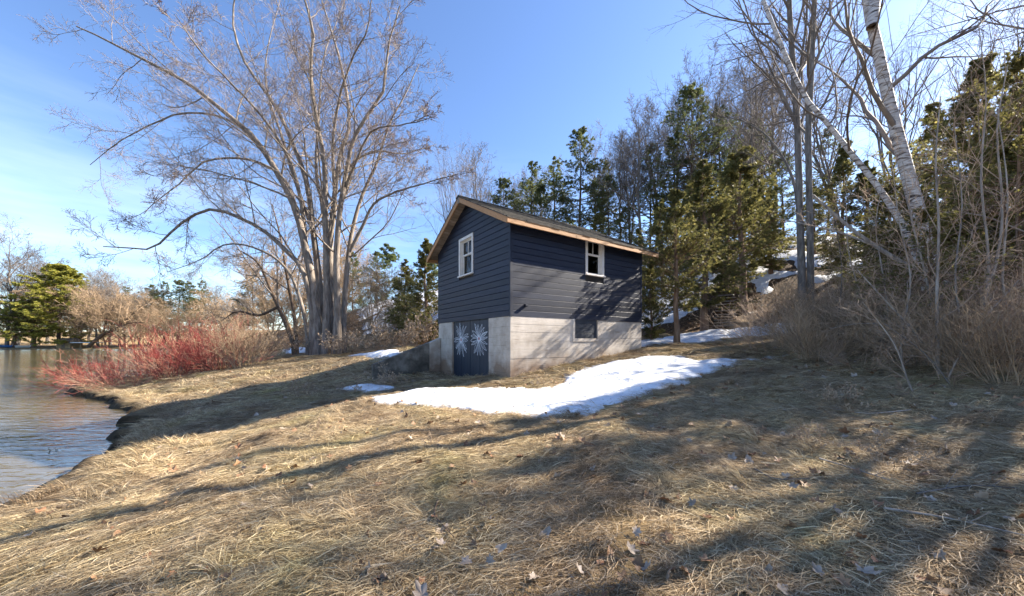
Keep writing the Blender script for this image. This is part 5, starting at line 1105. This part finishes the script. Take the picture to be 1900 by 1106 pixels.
# rotation matrix columns fx, fy, nrm -> XYZ euler
rot = np.c_[np.arctan2(fy[:, 2], nrm[:, 2]), np.arcsin(np.clip(-fx[:, 2], -1, 1)), np.arctan2(fx[:, 1], fx[:, 0])]
def instancer(name, P, rot, sc, idx, coll, label, cat):
    me = bpy.data.meshes.new(name); me.vertices.add(len(P)); me.vertices.foreach_set('co', np.ascontiguousarray(P, np.float32).ravel())
    a = me.attributes.new('rot', 'FLOAT_VECTOR', 'POINT'); a.data.foreach_set('vector', np.ascontiguousarray(rot, np.float32).ravel())
    a = me.attributes.new('scl', 'FLOAT', 'POINT'); a.data.foreach_set('value', sc.astype(np.float32)); a = me.attributes.new('pick', 'INT', 'POINT'); a.data.foreach_set('value', idx.astype(np.int32))
    ng = bpy.data.node_groups.new(name, 'GeometryNodeTree'); ng.interface.new_socket('Geometry', in_out='INPUT', socket_type='NodeSocketGeometry'); ng.interface.new_socket('Geometry', in_out='OUTPUT', socket_type='NodeSocketGeometry')
    N = ng.nodes; L = ng.links; gi_ = N.new('NodeGroupInput'); go = N.new('NodeGroupOutput'); ip = N.new('GeometryNodeInstanceOnPoints'); ci = N.new('GeometryNodeCollectionInfo')
    ci.inputs['Collection'].default_value = coll; ci.inputs['Separate Children'].default_value = True; ci.inputs['Reset Children'].default_value = True
    def na(nm, ty):
        q = N.new('GeometryNodeInputNamedAttribute'); q.data_type = ty; q.inputs['Name'].default_value = nm; return q.outputs['Attribute']
    er = N.new('FunctionNodeEulerToRotation'); L.new(na('rot', 'FLOAT_VECTOR'), er.inputs[0]); L.new(er.outputs[0], ip.inputs['Rotation']); L.new(na('scl', 'FLOAT'), ip.inputs['Scale']); L.new(na('pick', 'INT'), ip.inputs['Instance Index'])
    ip.inputs['Pick Instance'].default_value = True; L.new(gi_.outputs[0], ip.inputs['Points']); L.new(ci.outputs[0], ip.inputs['Instance']); L.new(ip.outputs[0], go.inputs[0])
    o = link(name, me); md = o.modifiers.new('scatter', 'NODES'); md.node_group = ng; return tag(o, label, cat, kind='stuff')
instancer('grass', np.c_[gx_, gy_, gz], rot, gs, gi, GCOL, 'matted dry straw-coloured grass covering the bank and lawn', 'grass')

# ------------------------------------------------------------------ fallen leaves
MT['leaf_pale'] = noise_mat('leaf_pale', [(.3, (.24, .18, .13)), (.7, (.46, .38, .31))], 9, 4, .6, 0, rnd=.2)
MT['leaf_brown'] = noise_mat('leaf_brown', [(.3, (.16, .085, .045)), (.7, (.34, .20, .11))], 9, 4, .6, 0, rnd=.25)
MT['leaf_rust'] = noise_mat('leaf_rust', [(.3, (.15, .075, .04)), (.7, (.29, .145, .075))], 9, 4, .6, 0, rnd=.2)
def leaf_mesh(seed, lobes, mat):
    rg_ = np.random.default_rng(seed); n = 26; a = np.linspace(0, 2 * math.pi, n, endpoint=False)
    r = .52 + .13 * np.cos(a * lobes) + .10 * np.cos(a) + rg_.normal(0, .05, n); x, y = np.cos(a) * r * .085, np.sin(a) * r * .065; c1, c2 = rg_.uniform(6, 16), rg_.uniform(-6, 10); z = .006 + c1 * y * y + c2 * x * x + rg_.normal(0, .003, n)
    V = np.r_[[[0, 0, .004]], np.c_[x, y, z]]; F_ = np.array([(0, 1 + i, 1 + (i + 1) % n) for i in range(n)]); me = np_mesh('leaf_blade', V, [F_], True, mat=MT[mat])
    s = np.linspace(0, 1, 4); C = np.c_[.055 + .05 * s, .006 * s, .01 + .01 * s * s][None]; sv, sq = tubes(C, np.full((1, 4), .0011), 3); return me, np_mesh('leaf_stalk', sv, [sq], mat=MT[mat])
LEAVES = {m_: [leaf_mesh(500 + 10 * j + k, (5, 3, 7)[k], m_) for k in range(3)] for j, m_ in enumerate(('leaf_pale', 'leaf_brown', 'leaf_rust'))}
LAB = {'leaf_pale': ('pale grey curled dead leaf on the matted grass', 'pale dead leaves on the lawn'), 'leaf_brown': ('dull brown dead leaf on the matted grass', 'brown dead leaves on the lawn'), 'leaf_rust': ('rust-orange dead leaf on the matted grass', 'rusty dead leaves on the lawn')}
def where(p, q):
    row = ' nearest the camera' if q > 1000 else (' in the foreground' if q > 880 else ' farther up the slope')
    return row + (' at left' if p < 640 else (' in the middle' if p < 1270 else ' at right'))
rg = np.random.default_rng(321); cnt = 0
while cnt < 200:
    p, q = rg.uniform(20, 1880), rg.uniform(770, 1100) if cnt < 120 else rg.uniform(720, 900)
    if p < 250 and q < 960: continue
    x, y = gpx(p, q)
    if poly_sd(np.array([x]), np.array([y]), BIG)[0] > -.05 or shore_dist(np.array([x]), np.array([y]))[0] < .6: continue
    m_ = rg.choice(['leaf_pale', 'leaf_pale', 'leaf_pale', 'leaf_brown', 'leaf_brown', 'leaf_rust']); bl_, stk = LEAVES[m_][rg.integers(3)]
    e = empty('fallen_leaf', (x, y, ground_z(x, y) + rg.uniform(.022, .05)), 0, (1, 1, 1)); sc_ = rg.uniform(.5, 1.1); e.scale = (sc_,) * 3; e.rotation_euler = (rg.normal(0, .45), rg.normal(0, .45), rg.uniform(0, 6.28)); tag(e, LAB[m_][0] + where(p, q), 'leaf', LAB[m_][1] + where(p, q))
    link('leaf_blade', bl_, e); link('leaf_stalk', stk, e); cnt += 1
LCOL = bpy.data.collections.new('litter_leaves'); n_ = 0
for m_ in LEAVES:
    for bl_, _ in LEAVES[m_]:
        o = bpy.data.objects.new('leaf_%d' % n_, bl_); LCOL.objects.link(o); n_ += 1
n = 16000; x, y = rg.uniform(-12, 22, n), rg.uniform(1.5, 26, n); u, v = shed_local(x, y)
ok = (np.abs(x) < 1.7 * y + 1) & (shore_dist(x, y) > .4) & (poly_sd(x, y, BIG) < -.02) & ~((u > -.05) & (u < SL + .05) & (v > -.05) & (v < SW + .05)); lm = litter_mask(x, y)
for pl in SNOWPOLY[1:]: ok &= (poly_sd(x, y, pl) < 0) | (rg.uniform(0, 1, n) < .06)
ok &= rg.uniform(0, 1, n) < (np.where(x > .5, .42, .25) + .58 * lm); x, y = x[ok], y[ok]; n = len(x)
instancer('leaf_litter', np.c_[x, y, terrain(x, y) + rg.uniform(.01, .05, n)], np.c_[rg.normal(0, .5, n), rg.normal(0, .5, n), rg.uniform(0, 6.28, n)], rg.uniform(.6, 1.3, n), rg.choice([0, 1, 2, 3, 4, 5, 3, 4, 5, 6, 7], n), LCOL, 'small dead leaves strewn over lawn and hill', 'leaf litter')

# ------------------------------------------------------------------ weeds, stalks and twigs
def weed(seed, n, L, heads, mat='stalk', rad=.12, el=(55, 88), r=.004):
    rng = np.random.default_rng(seed); a = rng.uniform(0, 6.28, n); q = rad * np.sqrt(rng.uniform(0, 1, n)); e = R_(el[0]) + R_(el[1] - el[0]) * rng.uniform(0, 1, n); N = 6
    d = np.c_[np.cos(a) * np.cos(e), np.sin(a) * np.cos(e), np.sin(e)]; C = np.empty((n, N, 3)); C[:, 0] = np.c_[np.cos(a) * q, np.sin(a) * q, np.full(n, -.08)]; LL = L * rng.uniform(.6, 1.1, n)
    for k in range(1, N): d = norm(d + rng.normal(0, .06, (n, 3))); C[:, k] = C[:, k - 1] + d * (LL / (N - 1))[:, None]
    Rb = np.full((n, N), r) * np.linspace(1, .5, N); P1, R1 = grow(C, Rb, rng, 5, .55, 1, 42, 10, .20, .3, 4, .05, .08, .7, r * .45, .6, .4)
    parts = [('stalks', np_mesh('stalks', *merge([tubes(C, Rb, 4), tubes(P1, R1, 3)]), smooth=True, mat=MT[mat]))]
    if heads:
        tips = np.r_[P1[:, -1], P1[:, 2], C[:, -1]]; V, Q = tris_at(tips, np.tile([[0, 0, 1.]], (len(tips), 1)), rng, 5, heads, heads * .7, 1.0); parts.append(('seed_heads', np_mesh('seed_heads', V, [Q], mat=MT['seed'])))
    return parts
W1 = [weed(601, 14, 1.3, .07), weed(602, 11, 1.1, .06), weed(603, 16, 1.45, .08)]; W2 = [weed(611, 22, .55, .025, 'tan_twig', .1, (30, 85), .0028), weed(612, 12, .6, .03, 'tan_twig', .12, (40, 85), .003)]
GG = 'tall dried stalks by the maple'
ORD = ['first', 'second', 'third', 'fourth', 'fifth', 'sixth', 'seventh', 'eighth', 'ninth']
WL = ['tall brown seed-headed stalks, %s clump right of the maple foot' % o_ for o_ in ORD] + ['tall brown stalks, %s clump left of the gable end' % o_ for o_ in ('fourth', 'third', 'second', 'first')] + ['tall stalks behind the front clumps just right of the maple', 'tall stalks behind the front clumps halfway to the shed'] + ['tall stalks left of the maple, %s clump from its foot' % o_ for o_ in ORD[:4]]
for i, (p, Yd) in enumerate(((618, 18.5), (630, 19.2), (650, 19.6), (668, 19.0), (690, 20), (706, 19.2), (722, 20.4), (738, 19.6), (752, 20), (764, 18), (776, 16.8), (786, 16.2), (798, 16.0), (660, 21.5), (700, 22), (540, 20), (525, 21), (500, 21.5), (480, 20.5))):
    x = (p - CX) / F * Yd; nb_ = 'beside the gable end' if p > 755 else ('left of the maple foot' if p < 560 else 'between the maple and the shed')
    place('dry_weed', W1[i % 3], x, Yd, WL[i], 'weeds', GG, s=RNG.uniform(.85, 1.25))
for p, q, k, s, lab in ((562, 742, 0, 1.2, 'bushy dry weed left of the small snow remnant'), (652, 735, 1, .9, 'thin dry weed at the left end of the small snow remnant'), (700, 722, 1, 1.3, 'upright reddish dry weed behind the small snow remnant'), (722, 720, 0, 1.0, 'dry weed right behind the small snow remnant'),
        (85, 890, 1, .9, 'dry weed at the water edge near the left side'), (40, 915, 0, .6, 'low dry weed at the lower left water edge'), (800, 830, 1, .35, 'small dry sprig on the lawn below the snow'), (1240, 770, 1, .4, 'small dry sprig right below the snow'), (1500, 830, 0, .6, 'dry sprig on the shaded right lawn'), (1650, 870, 1, .7, 'upright dry sprig on the right lawn'), (1560, 760, 0, .8, 'dry weed before the brush'), (590, 800, 1, .4, 'short dry sprig on the bank left of the snow'), (1000, 720, 1, .5, 'short dry sprig at the corner of the concrete')):
    x, y = gpx(p, q); place('dry_weed', W2[k], x, y, lab, 'weed', s=s)
def twig(pts, r, label, seed, mat='bark'):
    rng = np.random.default_rng(seed); P = np.array([(*gpx(p, q), 0) for p, q in pts]); P[:, 2] = terrain(P[:, 0], P[:, 1]) + .05; P = resample(P, 12); e = empty('fallen_twig', tuple(P[0])); tag(e, label, 'twig'); P = (P - P[0])[None]
    Rr = np.linspace(r, r * .4, 12)[None]; P1, R1 = grow(P, Rr, rng, 3, .3, .9, 40, 8, .3, .3, 5, .0, .05, .6, r * .4, .5, .3); link('stem', np_mesh('stem', *merge([tubes(P, Rr, 6)]), smooth=True, mat=MT[mat]), e)
    for k in range(3): link('side_twig', np_mesh('side_twig', *merge([tubes(P1[k:k + 1], R1[k:k + 1], 4)]), smooth=True, mat=MT[mat]), e)
twig([(812, 942), (806, 965), (820, 985), (842, 1010)], .009, 'dark curved twig lying on the grass in the foreground', 701, 'conbark')
twig([(1520, 862), (1580, 880), (1650, 905)], .009, 'pale twig lying on the right lawn', 702, 'log')
twig([(1640, 960), (1760, 975), (1900, 1010)], .010, 'long twig lying at the right edge of the lawn', 703, 'log')
twig([(1700, 930), (1800, 915), (1890, 920)], .008, 'thin branch on the grass below the brush', 704, 'bark')
twig([(1690, 770), (1610, 775), (1540, 765)], .010, 'straight pale stick lying before the brush', 705, 'log')
twig([(1400, 880), (1440, 900), (1500, 900)], .007, 'small stick on the shaded right lawn', 706, 'bark')
